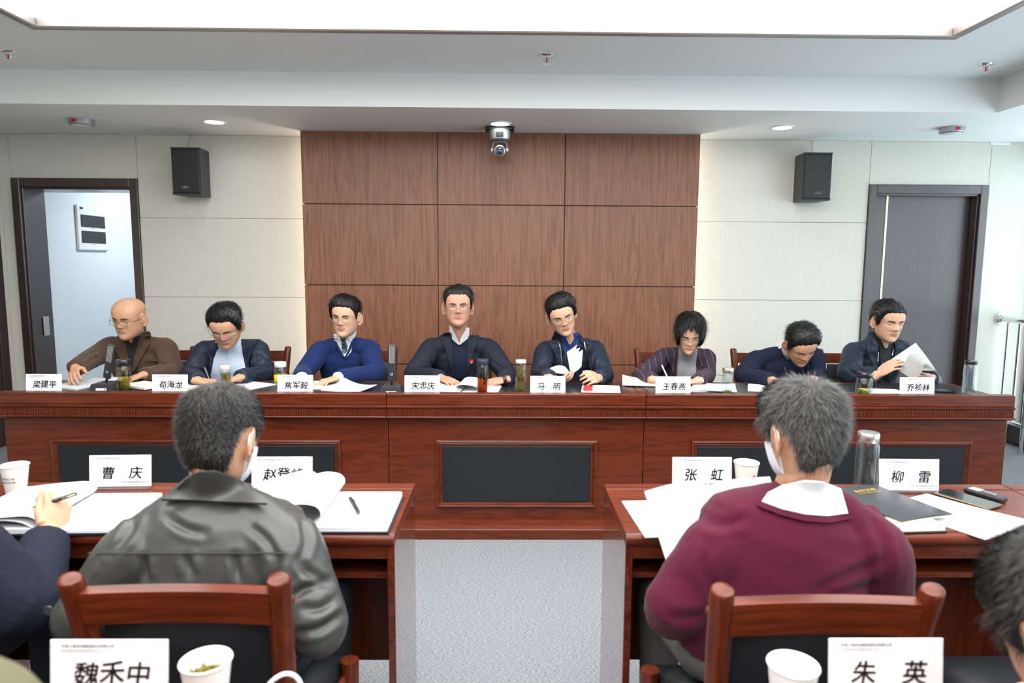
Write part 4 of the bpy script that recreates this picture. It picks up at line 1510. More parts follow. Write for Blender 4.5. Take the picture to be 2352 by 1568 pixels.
def eyes(H, M, person, mode, skin):
    for sg in (-1, 1):
        x0, z0 = 0.0310, 0.1215
        c = H.face(sg * x0, z0)
        if mode == 'open':
            e = MB().add(*_ball(0.0135, 0.008, 0.0052), M @ Matrix.Translation(c + Vector((0, 0.0045, 0)))).build('eye', 'eye_white', person, smooth=180, world=True)
            MB().add(*_ball(0.0052, 0.0075, 0.0052), M @ Matrix.Translation(c + Vector((-0.0008, 0.0035, 0.0005)))).build('iris', 'iris', person, smooth=180, world=True)
            MB().add(*_ball(0.0155, 0.0085, 0.0052), M @ Matrix.Translation(c + Vector((0, 0.0055, 0.0062)))).build('eyelid', skin, person, smooth=180, world=True)
        else:
            MB().add(*_ball(0.0150, 0.0090, 0.0078), M @ Matrix.Translation(c + Vector((0, 0.0045, 0.0022)))).build('eyelid', skin, person, smooth=180, world=True)
        zo = 0.0030 if mode == 'open' else -0.0042
        pts = []
        for q in range(7):
            u = q / 6 * 2 - 1
            xx = sg * x0 + u * 0.0145
            arch = (0.0022 * (1 - u * u)) * (1 if mode == 'open' else -1)
            f_ = H.face(xx, z0)
            pts.append(Vector((xx, f_.y * 0.35 + c.y * 0.65 - 0.0038 + 0.004 * u * u, c.z + zo + arch - 0.0006 * abs(u))))
        MB().tube(pts, [0.0006, 0.0010, 0.0012, 0.0013, 0.0012, 0.0010, 0.0006], 6, M=M).build('lash_line', 'iris', person, world=True)
        pts = []
        for q in range(8):
            u = q / 7
            xx = sg * (0.013 + 0.037 * u)
            zz = 0.1390 + 0.0055 * math.sin(u * math.pi * 0.75) - 0.002 * u
            pts.append(H.face(xx, zz, 0.0006))
        MB().tube(pts, [(0.0012, 0.0022), (0.0015, 0.0038), (0.0015, 0.0042), (0.0015, 0.0040), (0.0014, 0.0036), (0.0013, 0.0030), (0.001, 0.0022), (0.0006, 0.0010)], 8, M=M, upv=(0, 1, 0)).build('eyebrow', 'brow', person, world=True, smooth=60)


def mouth(H, M, person, m='lip', wide=0.024):
    for zc, hgt, nm in ((0.0675, 0.0036, 'upper_lip'), (0.0600, 0.0046, 'lower_lip')):
        pts, rr = [], []
        for q in range(9):
            u = q / 8 * 2 - 1
            z = zc + (0.0015 * (1 - abs(u)) if nm == 'upper_lip' else -0.0006 * (1 - u * u)) - 0.0012 * u * u * (1 if nm == 'upper_lip' else -3)
            pts.append(H.face(u * wide, z, -0.0008))
            rr.append((0.0030 * (1 - 0.6 * u * u), hgt * (1 - 0.75 * u * u)))
        MB().tube(pts, rr, 8, M=M, upv=(0, 1, 0)).build(nm, m, person, smooth=60, world=True)


def glasses(H, M, person, m='frame_silver', half=False, drop=0.0):
    mb = MB()
    zc = 0.1180 - drop
    ys = H.face(0.0, 0.128).y - 0.006
    lens = MB()
    for sg in (-1, 1):
        cx = sg * 0.0330
        pts = []
        for q in range(21):
            a = 2 * math.pi * q / 20
            c_, s_ = math.cos(a), math.sin(a)
            x = cx + 0.0245 * math.copysign(abs(c_) ** 0.7, c_)
            z = zc + 0.0155 * math.copysign(abs(s_) ** 0.75, s_)
            y = ys + 0.10 * (abs(x) ** 1.5)
            if half and s_ < -0.2:
                continue
            pts.append((x, y, z - HC))
        if half:
            pts = sorted(pts, key=lambda p: p[0])
        mb.tube(pts, 0.00105, 6, M=M)
        mb.tube([(sg * 0.0095, ys + 0.0005, zc + 0.003 - HC), (0, ys - 0.0015, zc + 0.0055 - HC)], 0.0009, 6, M=M)
        xe = sg * 0.0575
        mb.tube(bez([(xe, ys + 0.013, zc + 0.006 - HC), (sg * 0.0735 * H.wide, ys + 0.035, zc + 0.007 - HC), (sg * 0.0785 * H.wide, 0.004, 0.1235 - HC), (sg * 0.079 * H.wide, 0.020, 0.110 - HC)], 4), 0.0010, 6, M=M)
        vs_ = [(cx, ys + 0.003, zc - HC)]
        for q in range(20):
            a = 2 * math.pi * q / 20
            c_, s_ = math.cos(a), math.sin(a)
            x = cx + 0.0245 * math.copysign(abs(c_) ** 0.7, c_)
            z = zc + 0.0155 * math.copysign(abs(s_) ** 0.75, s_)
            vs_.append((x, ys + 0.10 * (abs(x) ** 1.5), z - HC))
        lens.add(vs_, [(0, 1 + q, 1 + (q + 1) % 20) for q in range(20)], M)
    g = mb.build('glasses', m, person, world=True, smooth=60)
    l_ = lens.mesh('lenses')
    l_.transform(Matrix.Translation(-person.location))
    link('lenses', l_, 'spectacle_lens', g, 180)


class Person:
    pass


def person(label, head, ori, neck, sh, el, wr, hip=None, hands=None, skin='skin_a', top='jacket', cloth='navy_shell',
           radii=(0.074, 0.060, 0.046), build=1.0, wide=1.0, jaw=1.0, nose=1.0, head_scale=1.0, wr_amp=0.004, wr_scale=9.0,
           voxel=0.0065, skin_voxel=0.0038, trousers='trouser_navy', seed=1, hip_z=0.60, aniso=(1, 1, 1), facing=-1, belly=1.0, feet=True, smooth_it=6, vis_skin=True, cat='person', hip_y=None, cuff=None, knee_dx=0.0, sleeve_end=0.0, soft=True):
    """all joints are world points (Vectors); sh/el/wr are (viewer-left, viewer-right)"""
    p = Person()
    N = Vector(neck)
    if hip is None:
        hip = Vector((N.x * 0.6 + (sh[0].x + sh[1].x) * 0.2, N.y - facing * 0.16 if hip_y is None else hip_y, hip_z))
    Hp = Vector(hip)
    root = thing('person', label, cat, (Hp.x, Hp.y, 0.0))
    p.root = root
    M = Matrix.Translation(Vector(head)) @ Matrix.Rotation(R(ori[0]), 4, 'Z') @ Matrix.Rotation(R(ori[1]), 4, 'X') @ Matrix.Rotation(R(ori[2]), 4, 'Y') @ Matrix.Scale(head_scale, 4)
    p.M = M
    H = Head(wide, jaw, nose)
    p.H = H
    # ---- skin: head, neck, trunk, arms and hands as one surface
    mb = MB()
    H.mesh(mb, M)
    hb = M @ Vector((0, 0.022, -0.045))
    lowN = N + (Hp - N).normalized() * 0.05
    mb.tube(bez([hb, (hb + N) / 2 + Vector((0, 0, 0.0)), N, lowN], 4), [0.050, 0.052, 0.053, 0.054, 0.055, 0.055, 0.056, 0.057, 0.058, 0.060, 0.062, 0.064, 0.066], 20)
    mb.tube(bez([N, (N + Hp) / 2 - Vector((0, facing * 0.02, 0)), Hp], 5), 0.055, 12)
    tips = []
    for i in (0, 1):
        mb.tube(bez([N - Vector((0, 0, 0.05)), sh[i], el[i], wr[i]], 5), [0.034] * 10 + [0.030] * 4 + [0.028, 0.026], 10)
        if hands and hands[i]:
            h = hands[i]
            tp_ = hand(mb, wr[i], h['d'], h['n'], h['side'], h.get('curl', (20, 25, 15)), h.get('spread', 3.0), h.get('size', 1.0), h.get('thumb', (0.55, 0.65, 0.25)))
            tips.append(tp_)
        else:
            tips.append(None)
    p.tips = tips
    me = remesh(mb.mesh('body'), skin_voxel, 2, 0.4)
    me.transform(Matrix.Translation(-root.location))
    p.body = link('body', me, skin, root, 180)
    # ---- upper garment
    lat = (sh[1] - sh[0]).normalized()
    mb = MB()
    lev = [(0.0, .165, .120), (.15, .172, .130), (.35, .176, .132), (.55, .182, .126), (.72, .186, .118), (.83, .172, .106), (.90, .135, .090), (.955, .092, .074), (1.0, .064, .060)]
    mid = (N + Hp) / 2 - Vector((0, facing * 0.030, 0))
    ring = []
    n = 28
    vs_, fs = [], []
    for t_, w, dpt in lev:
        c = Hp * (1 - t_) ** 2 + mid * (2 * t_ * (1 - t_)) + N * t_ ** 2
        tg = ((mid - Hp) * (1 - t_) + (N - mid) * t_).normalized()
        la = (lat - tg * lat.dot(tg)).normalized()
        if t_ < 0.3:
            la = Vector((1, 0, 0)).lerp(la, t_ / 0.3).normalized()
        fr = tg.cross(la)
        bl = belly if t_ < 0.6 else 1.0
        for j in range(n):
            a = 2 * math.pi * j / n
            e = 2 / 2.3
            ca, sa = math.cos(a), math.sin(a)
            vs_.append(c + la * (w * build * math.copysign(abs(ca) ** e, ca)) + fr * (dpt * build * bl * math.copysign(abs(sa) ** e, sa)))
    k = len(lev)
    fs = [(i * n + j, i * n + (j + 1) % n, (i + 1) * n + (j + 1) % n, (i + 1) * n + j) for i in range(k - 1) for j in range(n)]
    fs += [tuple(range(n))[::-1], tuple((k - 1) * n + j for j in range(n))]
    mb.add(vs_, fs)
    spine = (N - Hp).normalized()
    r0, r1, r2 = radii
    for i in (0, 1):
        S, E, W = sh[i], el[i], wr[i]
        inn = S.lerp(N, 0.45) - spine * 0.05
        mb.tube([N - spine * 0.012, N.lerp(S, 0.5) + spine * 0.004, S], [0.052, r0 * 0.86, r0 * 0.92], 16)
        We = W + (E - W).normalized() * (0.012 - sleeve_end)
        path = bez([inn, S, S.lerp(E, 0.5), E, E.lerp(We, 0.55), We], 5)
        m_ = len(path)
        rr = []
        for q in range(m_):
            u = q / (m_ - 1)
            rr.append(np.interp(u, [0, .2, .4, .6, .8, 1.0], [r0, r0, (r0 + r1) / 2 + 0.004, r1 + 0.003, (r1 + r2) / 2 + 0.003, r2]))
        mb.tube(path, rr, 18)
    me = remesh(mb.mesh(top), voxel, smooth_it, 0.5)
    if wr_amp > 0:
        wrinkle(me, wr_amp, wr_scale, seed, aniso, soft=soft)
    p.bvh_v = [v.co.copy() for v in me.vertices]
    p.bvh_f = [tuple(f.vertices) for f in me.polygons]
    nb = len(p.bvh_v)
    nk = MB().tube(bez([hb, (hb + N) / 2, N, lowN], 4), [0.050, 0.052, 0.053, 0.054, 0.055, 0.055, 0.056, 0.057, 0.058, 0.060, 0.062, 0.064, 0.066], 20)
    p.bvh = BVHTree.FromPolygons(p.bvh_v + [Vector(v) for v in nk.v], p.bvh_f + [tuple(i + nb for i in f) for f in nk.f])
    p.N, p.axis = N, (hb - N).normalized()
    p.bvh_cloth = BVHTree.FromPolygons(p.bvh_v, p.bvh_f)
    me.transform(Matrix.Translation(-root.location))
    p.garment = link(top, me, cloth, root, 180)
    # cuffs of the shirt below the sleeve
    if cuff:
        for i in (0, 1):
            if hands and hands[i]:
                d = (wr[i] - el[i]).normalized()
                a0 = wr[i] - d * 0.030
                mb = MB().tube([a0, wr[i] + d * (0.004 + sleeve_end), wr[i] + d * (0.006 + sleeve_end)], [(r2 * 0.78, r2 * 0.82), (r2 * 0.76, r2 * 0.80), (r2 * 0.66, r2 * 0.70)], 18)
                mb.build('shirt_cuff', cuff, root, smooth=50, world=True)
    # ---- legs
    if feet:
        mb = MB()
        sho = []
        for sg in (-1, 1):
            hj = Hp + Vector((sg * 0.09, 0, -0.03))
            kn = Vector((Hp.x + sg * 0.12 + knee_dx, Hp.y + facing * 0.40, 0.50))
            an = Vector((Hp.x + sg * 0.12 + knee_dx, Hp.y + facing * 0.40, 0.09))
            mb.tube(bez([hj, hj.lerp(kn, 0.5), kn, kn.lerp(an, 0.4) + Vector((0, 0, 0)), an], 4), [.086] * 5 + [.080, .076, .072, .070, .068, .066, .064, .062, .060, .058, .056, .056], 14)
            sho.append(an)
        mb.ball(Hp + Vector((0, 0, -0.02)), (0.165 * build, 0.125 * build, 0.10), 16, 10)
        me = remesh(mb.mesh('trousers'), 0.012, 3)
        me.transform(Matrix.Translation(-root.location))
        link('trousers', me, trousers, root, 180)
        for an in sho:
            mb = MB().tube(bez([an + Vector((0, -facing * 0.05, -0.048)), an + Vector((0, facing * 0.03, -0.040)), an + Vector((0, facing * 0.12, -0.055)), an + Vector((0, facing * 0.19, -0.066))], 4), [(0.035, 0.034)] + [(0.040, 0.040)] * 5 + [(0.032, 0.044)] * 5 + [(0.022, 0.036), (0.014, 0.02)], 12, upv=(0, 0, 1))
            mb.build('shoe', 'shoe_black', root, smooth=60, world=True)
    return p


def decal(p, rows, m, name, off=0.004, thick=0.004, n=8, sub=4, cloth_only=False, parent=None, smooth=60, relax=2):
    """piece of clothing laid on the figure; rows of (y, x_left, x_right) traced over the garment"""
    R_ = []
    for i in range(len(rows) - 1):
        for k in range(sub):
            t_ = k / sub
            R_.append([rows[i][j] * (1 - t_) + rows[i + 1][j] * t_ for j in range(3 if len(rows[i]) == 3 else 4)])
    R_.append(list(rows[-1]))
    bv = p.bvh_cloth if cloth_only else p.bvh
    dist = np.full((len(R_), n + 1), np.nan)
    for a, r_ in enumerate(R_):
        for b_ in range(n + 1):
            u = b_ / n
            if len(r_) == 3:
                px, py = r_[1] * (1 - u) + r_[2] * u, r_[0]
            else:
                px, py = r_[1] * (1 - u) + r_[2] * u, r_[0] * (1 - u) + r_[3] * u
            h = bv.ray_cast(CAM_O, ray(px, py))
            if h[0] is not None:
                dist[a, b_] = (h[0] - CAM_O).length
    med = np.nanmedian(dist)
    good = ~np.all(np.isnan(dist), axis=1)
    R_ = [r_ for r_, g_ in zip(R_, good) if g_]
    dist = dist[good]
    for a in range(len(R_)):
        ok_ = np.where(~np.isnan(dist[a]))[0]
        dist[a] = np.interp(np.arange(n + 1), ok_, dist[a][ok_])
    dist = np.clip(dist, med - 0.14, med + 0.14)
    for _ in range(relax):
        d2 = dist.copy()
        d2[1:-1] = (dist[:-2] + 2 * dist[1:-1] + dist[2:]) / 4
        d2[:, 1:-1] = (d2[:, :-2] + 2 * d2[:, 1:-1] + d2[:, 2:]) / 4
        dist = np.minimum(dist + 0.0004, d2)
    out = []
    for a, r_ in enumerate(R_):
        row = []
        for b_ in range(n + 1):
            u = b_ / n
            if len(r_) == 3:
                px, py = r_[1] * (1 - u) + r_[2] * u, r_[0]
            else:
                px, py = r_[1] * (1 - u) + r_[2] * u, r_[0] * (1 - u) + r_[3] * u
            row.append(CAM_O + ray(px, py) * (dist[a, b_] - off))
        out.append(row)
    mb = MB().grid(out, thick)
    return mb.build(name, m, parent or p.root, smooth=smooth, world=True)


def collar(p, N, axis, fr, m, r=0.068, h=0.040, flare=0.010, gap=35, name='collar', back=0.0, drop=0.028, tilt=0.012):
    """turned-down collar ring round the neck; open towards fr"""
    ax = Vector(axis).normalized()
    f = Vector(fr)
    f = (f - ax * f.dot(ax)).normalized()
    s = ax.cross(f)
    rows = [[], [], [], []]
    k = 28
    for q in range(k + 1):
        a = R(gap) + (2 * math.pi - 2 * R(gap)) * q / k
        dirv = f * math.cos(a) + s * math.sin(a)
        fa = max(0.0, math.cos(a))
        base = Vector(N) + ax * (-drop * fa) + f * (tilt * fa)
        rr = r * (1.0 + 0.05 * abs(math.sin(a)))
        rows[0].append(base + dirv * (rr - 0.004) - ax * 0.012)
        rows[1].append(base + dirv * (rr - 0.006) + ax * h * 0.62)
        rows[2].append(base + dirv * (rr + 0.004) + ax * h * 0.62)
        rows[3].append(base + dirv * (rr + flare) - ax * h * (0.30 + 0.35 * fa))
    MB().grid(rows, 0.0025).build(name, m, p.root, smooth=50, world=True)


def creases(p, lines, depth, width):
    """folds pressed into the garment along lines traced over it"""
    me = p.garment.data
    nv = len(me.vertices)
    co = np.empty(nv * 3, dtype=np.float32)
    me.vertices.foreach_get('co', co)
    co = co.reshape(-1, 3).astype(float)
    nr = np.empty(nv * 3, dtype=np.float32)
    me.vertex_normals.foreach_get('vector', nr)
    nr = nr.reshape(-1, 3).astype(float)
    d = co + np.array(p.root.location) - np.array(CAM_O)
    z = d @ np.array(CAM_F)
    px = 1176 + F_PX * (d @ np.array(CAM_R)) / z
    py = 784 - F_PX * (d @ np.array(CAM_U)) / z
    front = (d * nr).sum(1) < 0
    out = np.zeros(nv)
    for ln in lines:
        pts = np.array([(q.x, q.y) for q in bez([(a, b_, 0) for a, b_ in ln], 12)])
        k = len(pts)
        fade = np.sin(np.pi * (np.arange(k) + 0.8) / (k + 0.6)) ** 0.6
        D = np.hypot(px[:, None] - pts[None, :, 0], py[:, None] - pts[None, :, 1])
        j = D.argmin(1)
        dm = D[np.arange(nv), j]
        out += fade[j] * (-np.exp(-(dm / width) ** 2) + 0.55 * np.exp(-((dm - 2.1 * width) / (1.1 * width)) ** 2))
    co = co + nr * (out * depth * front)[:, None]
    me.vertices.foreach_set('co', co.astype(np.float32).ravel())
    me.update()
V = onY
T = onZ
DN = Vector((0, 0, -1))


def hd(w, tgt, n, side, **k):
    d = dict(d=(tgt - w), n=n, side=side)
    d.update(k)
    return d


HS = 1.05                          # heads of the rostrum row


def face_parts(p, eye='down', lips='lip', specs=None, half=False, drop=0.0, skin='skin_a'):
    eyes(p.H, p.M, p.root, eye, skin)
    mouth(p.H, p.M, p.root, lips, 0.021 if lips == 'lip_rose' else 0.025)
    if specs:
        glasses(p.H, p.M, p.root, specs, half, drop)


# ---- 1: bald man, brown corduroy jacket, reaching to the left
w = (T(172, 846, 0.850), T(326, 862, 0.797))
P1 = person('bald man in a brown corduroy jacket reaching over papers beside the open doorway', V(297, 729, 4.24), (-8, 14, 3), V(312, 790, 4.40),
            (V(258, 797, 4.40), V(380, 800, 4.44)), (V(212, 822, 4.22), V(398, 856, 4.28)), w,
            hands=(hd(w[0], T(160, 885, 0.785), Vector((0.55, 0.2, -0.8)), 1, curl=(18, 22, 14), thumb=(0.6, 0.6, 0.3)), hd(w[1], T(296, 872, 0.782), DN, -1, curl=(40, 50, 30))),
            skin='skin_a', top='jacket', cloth='corduroy', radii=(0.072, 0.058, 0.050), build=1.08, jaw=1.12, wide=1.06, head_scale=HS, wr_amp=0.006, seed=1)
face_parts(P1, 'down', 'lip', 'frame_dark', skin='skin_a')
decal(P1, [(771, 277, 330), (790, 283, 324), (820, 287, 318), (850, 290, 314), (866, 292, 311)], 'dark_green_knit', 'sweater', 0.010, 0.004)
decal(P1, [(766, 289, 306), (776, 294, 306), (786, 299, 304)], 'skin_a', 'open_neck', 0.013, 0.003)
decal(P1, [(772, 270, 283), (786, 263, 288), (792, 266, 290), (796, 263, 291), (830, 279, 295), (858, 290, 300)], 'corduroy', 'lapel', 0.017, 0.005)
decal(P1, [(762, 328, 344), (768, 324, 347), (776, 320, 347), (782, 318, 338), (785, 318, 346), (820, 308, 326), (852, 302, 308)], 'corduroy', 'lapel', 0.017, 0.005)
decal(P1, [(790, 301.5, 303.5), (806, 301, 303)], 'zip_metal', 'zip', 0.010, 0.002, n=2)
decal(P1, [(826, 346, 362), (829, 330, 362)], 'corduroy', 'pocket_welt', 0.008, 0.004, cloth_only=True)

collar(P1, P1.N, P1.axis, Vector((-0.3, -1, 0)), 'corduroy', r=0.074, h=0.044, flare=0.014, gap=55, name='jacket_collar')

# ---- 2: man with black hair writing, navy jacket over a pale blue shirt
w = (T(455, 874, 0.797), T(548, 868, 0.797))
P2 = person('man with glasses and navy jacket over a pale blue shirt writing with a pen', V(518, 748, 4.16), (6, 32, -2), V(520, 800, 4.36),
            (V(472, 805, 4.38), V(590, 803, 4.40)), (V(437, 860, 4.24), V(607, 858, 4.26)), w,
            hands=(hd(w[0], T(500, 880, 0.785), Vector((0.35, 0.1, -0.9)), 1, curl=(48, 48, 25), thumb=(0.8, 0.35, 0.35)), hd(w[1], T(505, 880, 0.780), DN, -1, curl=(22, 30, 18))),
            skin='skin_a', cloth='navy_shell_b', radii=(0.070, 0.058, 0.048), build=1.05, jaw=1.14, wide=1.07, head_scale=HS, wr_amp=0.010, wr_scale=9.0, seed=2)
face_parts(P2, 'down', 'lip', 'frame_silver', skin='skin_a')
hair(P2.H, P2.M, P2.root, 'short', 0.024, 0.008, 1.0, 2200, 'hair_black', 'hair_strand', 2, slen=0.024, lift=0.32)
decal(P2, [(792, 502, 556), (810, 497, 557), (835, 488, 562), (858, 484, 566), (872, 486, 560)], 'pale_blue_cotton', 'shirt', 0.010, 0.004)
decal(P2, [(786, 501, 504), (796, 499, 516), (800, 506, 513)], 'pale_blue_cotton', 'shirt_collar', 0.012, 0.003, n=4)
decal(P2, [(768, 556, 561), (780, 549, 558), (793, 536, 553), (798, 541, 547)], 'pale_blue_cotton', 'shirt_collar', 0.012, 0.003, n=4)
decal(P2, [(788, 484, 500), (800, 476, 503), (808, 474, 492), (830, 484, 490), (860, 478, 484)], 'navy_shell_b', 'jacket_front', 0.016, 0.005)
decal(P2, [(746, 563, 572), (762, 558, 588), (780, 554, 596), (796, 556, 580), (830, 563, 572), (856, 566, 572)], 'navy_shell_b', 'jacket_front', 0.016, 0.005)
decal(P2, [(800, 524, 526), (866, 523, 525)], 'white_cotton', 'button_placket', 0.0085, 0.002, n=2)

collar(P2, P2.N, P2.axis, Vector((-0.1, -1, 0)), 'pale_blue_cotton', r=0.066, h=0.044, gap=26, name='collar_stand')
collar(P2, P2.N, P2.axis, Vector((-0.1, -1, 0)), 'navy_shell_b', r=0.080, h=0.050, flare=0.020, gap=55, name='jacket_collar')

# ---- 3: man in blue V-neck sweater, tie
w = (T(693, 868, 0.800), T(775, 868, 0.797))
P3 = person('man in a blue sweater, white collar and dotted tie looking aside', V(795, 727, 4.34), (-9, 6, 2), V(792, 790, 4.42),
            (V(737, 806, 4.42), V(848, 802, 4.44)), (V(697, 856, 4.22), V(862, 856, 4.26)), w,
            hands=(hd(w[0], T(698, 884, 0.780), DN, 1, curl=(30, 35, 20)), hd(w[1], T(735, 878, 0.785), DN, -1, curl=(38, 45, 30))),
            skin='skin_b', top='sweater', cloth='blue_knit', radii=(0.069, 0.056, 0.047), build=1.03, jaw=1.08, wide=1.03, head_scale=HS, wr_amp=0.005, seed=3, cuff='white_cotton')
face_parts(P3, 'open', 'lip', 'frame_silver', skin='skin_b')
hair(P3.H, P3.M, P3.root, 'side', 0.019, 0.009, -2.0, 1800, 'hair_black', 'hair_strand', 3, slen=0.028, lift=0.20)
decal(P3, [(770, 768, 812), (790, 775, 807), (805, 783, 800), (818, 790, 794)], 'white_cotton', 'shirt', 0.011, 0.004)
decal(P3, [(764, 766, 772), (776, 768, 787), (783, 769, 776)], 'white_cotton', 'shirt_collar', 0.018, 0.003, n=4)
decal(P3, [(752, 816, 819), (764, 806, 818), (776, 797, 814), (783, 804, 810)], 'white_cotton', 'shirt_collar', 0.018, 0.003, n=4)
decal(P3, [(773, 781, 796), (780, 784, 793), (795, 785, 798), (808, 786, 796), (811, 789, 793)], 'dotted_tie', 'tie', 0.018, 0.004, n=4)
decal(P3, [(778, 764, 769), (800, 775, 781), (822, 789, 793)], 'blue_knit', 'neck_band', 0.015, 0.004, n=2)
decal(P3, [(772, 811, 817), (800, 801, 807), (822, 791, 795)], 'blue_knit', 'neck_band', 0.015, 0.004, n=2)

collar(P3, P3.N, P3.axis, Vector((-0.15, -1, 0)), 'white_cotton', r=0.064, h=0.040, gap=40, name='collar_stand')

# ---- 4: man in dark suit, facing the camera
w = (T(1014, 868, 0.800), T(1160, 872, 0.797))
P4 = person('man with glasses in a dark navy suit with a red badge facing the camera', V(1052, 704, 4.36), (4, 0, 0), V(1055, 785, 4.46),
            (V(992, 800, 4.46), V(1120, 800, 4.46)), (V(950, 860, 4.24), V(1166, 860, 4.24)), w,
            hands=(hd(w[0], T(1062, 886, 0.780), Vector((0, 0.1, -1)), 1, curl=(14, 18, 10), spread=4), hd(w[1], T(1128, 878, 0.785), Vector((-0.3, 0.2, -1)), -1, curl=(40, 45, 30))),
            skin='skin_c', cloth='navy_suit', radii=(0.071, 0.057, 0.048), build=1.10, jaw=1.12, wide=1.07, head_scale=HS, wr_amp=0.005, seed=4)
face_parts(P4, 'open', 'lip', 'frame_silver', skin='skin_c')
hair(P4.H, P4.M, P4.root, 'short', 0.017, 0.005, 0.6, 1800, 'hair_black', 'hair_strand', 4, slen=0.022, lift=0.3)
decal(P4, [(748, 1033, 1036), (762, 1034, 1043), (776, 1036, 1049), (783, 1044, 1053), (791, 1053, 1056)], 'white_cotton', 'shirt_collar', 0.013, 0.003, n=5)
decal(P4, [(744, 1076, 1079), (760, 1067, 1078), (775, 1058, 1077), (783, 1056, 1066), (791, 1054, 1057)], 'white_cotton', 'shirt_collar', 0.013, 0.003, n=5)
decal(P4, [(778, 1036, 1037.5), (792, 1037, 1054)], 'navy_knit', 'sweater_neck', 0.010, 0.004)
decal(P4, [(778, 1075.5, 1077), (792, 1056, 1076)], 'navy_knit', 'sweater_neck', 0.010, 0.004)
decal(P4, [(791, 1037, 1076), (800, 1038, 1075), (830, 1040, 1072), (868, 1044, 1068)], 'navy_knit', 'sweater', 0.010, 0.004)
decal(P4, [(763, 1024, 1037), (766, 1018, 1037), (770, 1012, 1038), (775, 1014, 1038), (830, 1032, 1041), (862, 1041, 1044)], 'navy_suit', 'lapel', 0.017, 0.005)
decal(P4, [(747, 1079, 1088), (762, 1077, 1100), (768, 1077, 1102), (774, 1076, 1098), (830, 1072, 1082), (862, 1067, 1070)], 'navy_suit', 'lapel', 0.017, 0.005)
decal(P4, [(825.5, 1078.5, 1086.5), (832, 1079, 1087)], 'red_sticker', 'badge', 0.020, 0.003, n=3)
decal(P4, [(831, 1079.5, 1086), (834.5, 1081, 1085)], 'badge_gold', 'badge_rim', 0.0205, 0.003, n=3)
mbw = MB().tube([w[1] - (w[1] - P4.garment.location) * 0.0 + Vector((0.004, 0, 0)), w[1] + (Vector(T(1128, 878, 0.785)) - w[1]).normalized() * 0.014], 0.034, 16)
mbw.build('watch_strap', 'black_plastic', P4.root, smooth=60, world=True)

collar(P4, P4.N, P4.axis, Vector((0, -1, 0)), 'white_cotton', r=0.064, h=0.040, gap=48, name='collar_stand')
collar(P4, P4.N, P4.axis, Vector((0, -1, 0)), 'navy_suit', r=0.076, h=0.038, flare=0.012, gap=50, name='jacket_collar')

# ---- 5: man tilting his head over a booklet
w = (T(1262, 868, 0.815), T(1374, 868, 0.800))
P5 = person('man in a navy zip jacket and blue plaid shirt leafing through a booklet', V(1289, 723, 4.30), (5, 16, -17), V(1308, 790, 4.42),
            (V(1254, 806, 4.43), V(1364, 803, 4.43)), (V(1240, 860, 4.26), V(1388, 862, 4.24)), w,
            hands=(hd(w[0], T(1306, 872, 0.812), Vector((0.1, 0.45, 0.9)), -1, curl=(30, 38, 22), thumb=(0.75, 0.4, 0.3)), hd(w[1], T(1330, 862, 0.850), Vector((-0.55, 0.5, -0.55)), -1, curl=(34, 38, 24), thumb=(0.8, 0.45, 0.2))),
            skin='skin_b', cloth='navy_shell', radii=(0.070, 0.058, 0.049), build=1.04, jaw=1.06, wide=1.04, head_scale=HS, wr_amp=0.009, wr_scale=9.0, seed=5)
face_parts(P5, 'down', 'lip', 'frame_silver', skin='skin_b')
hair(P5.H, P5.M, P5.root, 'side', 0.020, 0.010, 2.0, 1800, 'hair_black', 'hair_strand', 5, slen=0.030, lift=0.20)
decal(P5, [(764, 1286, 1330), (780, 1287, 1329), (800, 1292, 1320), (815, 1300, 1312)], 'blue_plaid', 'shirt', 0.010, 0.004)
decal(P5, [(762, 1297, 1322), (776, 1300, 1318), (790, 1307, 1311)], 'skin_b', 'open_neck', 0.013, 0.003)
decal(P5, [(768, 1284, 1288), (784, 1288, 1300), (798, 1294, 1308)], 'blue_plaid', 'shirt_collar', 0.012, 0.003, n=4)
decal(P5, [(762, 1327, 1331), (778, 1320, 1330), (792, 1316, 1324)], 'blue_plaid', 'shirt_collar', 0.012, 0.003, n=4)
decal(P5, [(757, 1275, 1284), (775, 1268, 1289), (790, 1263, 1292), (795, 1266, 1288), (830, 1283, 1292), (868, 1285, 1294)], 'navy_shell', 'jacket_front', 0.016, 0.005)
decal(P5, [(748, 1326, 1334), (765, 1330, 1346), (782, 1332, 1352), (790, 1340, 1354), (792, 1341, 1348), (850, 1354, 1360), (868, 1356, 1362)], 'navy_shell', 'jacket_front', 0.016, 0.005)
decal(P5, [(786, 1282, 1283.6), (800, 1287, 1288.6), (842, 1290, 1291.6)], 'zip_metal', 'zip', 0.021, 0.002, n=2)
decal(P5, [(786, 1341, 1342.6), (812, 1346, 1347.6), (848, 1355, 1356.6)], 'zip_metal', 'zip', 0.021, 0.002, n=2)

collar(P5, P5.N, P5.axis, Vector((0.1, -1, 0)), 'blue_plaid', r=0.066, h=0.044, gap=32, name='collar_stand')
collar(P5, P5.N, P5.axis, Vector((0.1, -1, 0)), 'navy_shell', r=0.080, h=0.050, flare=0.018, gap=50, name='jacket_collar')

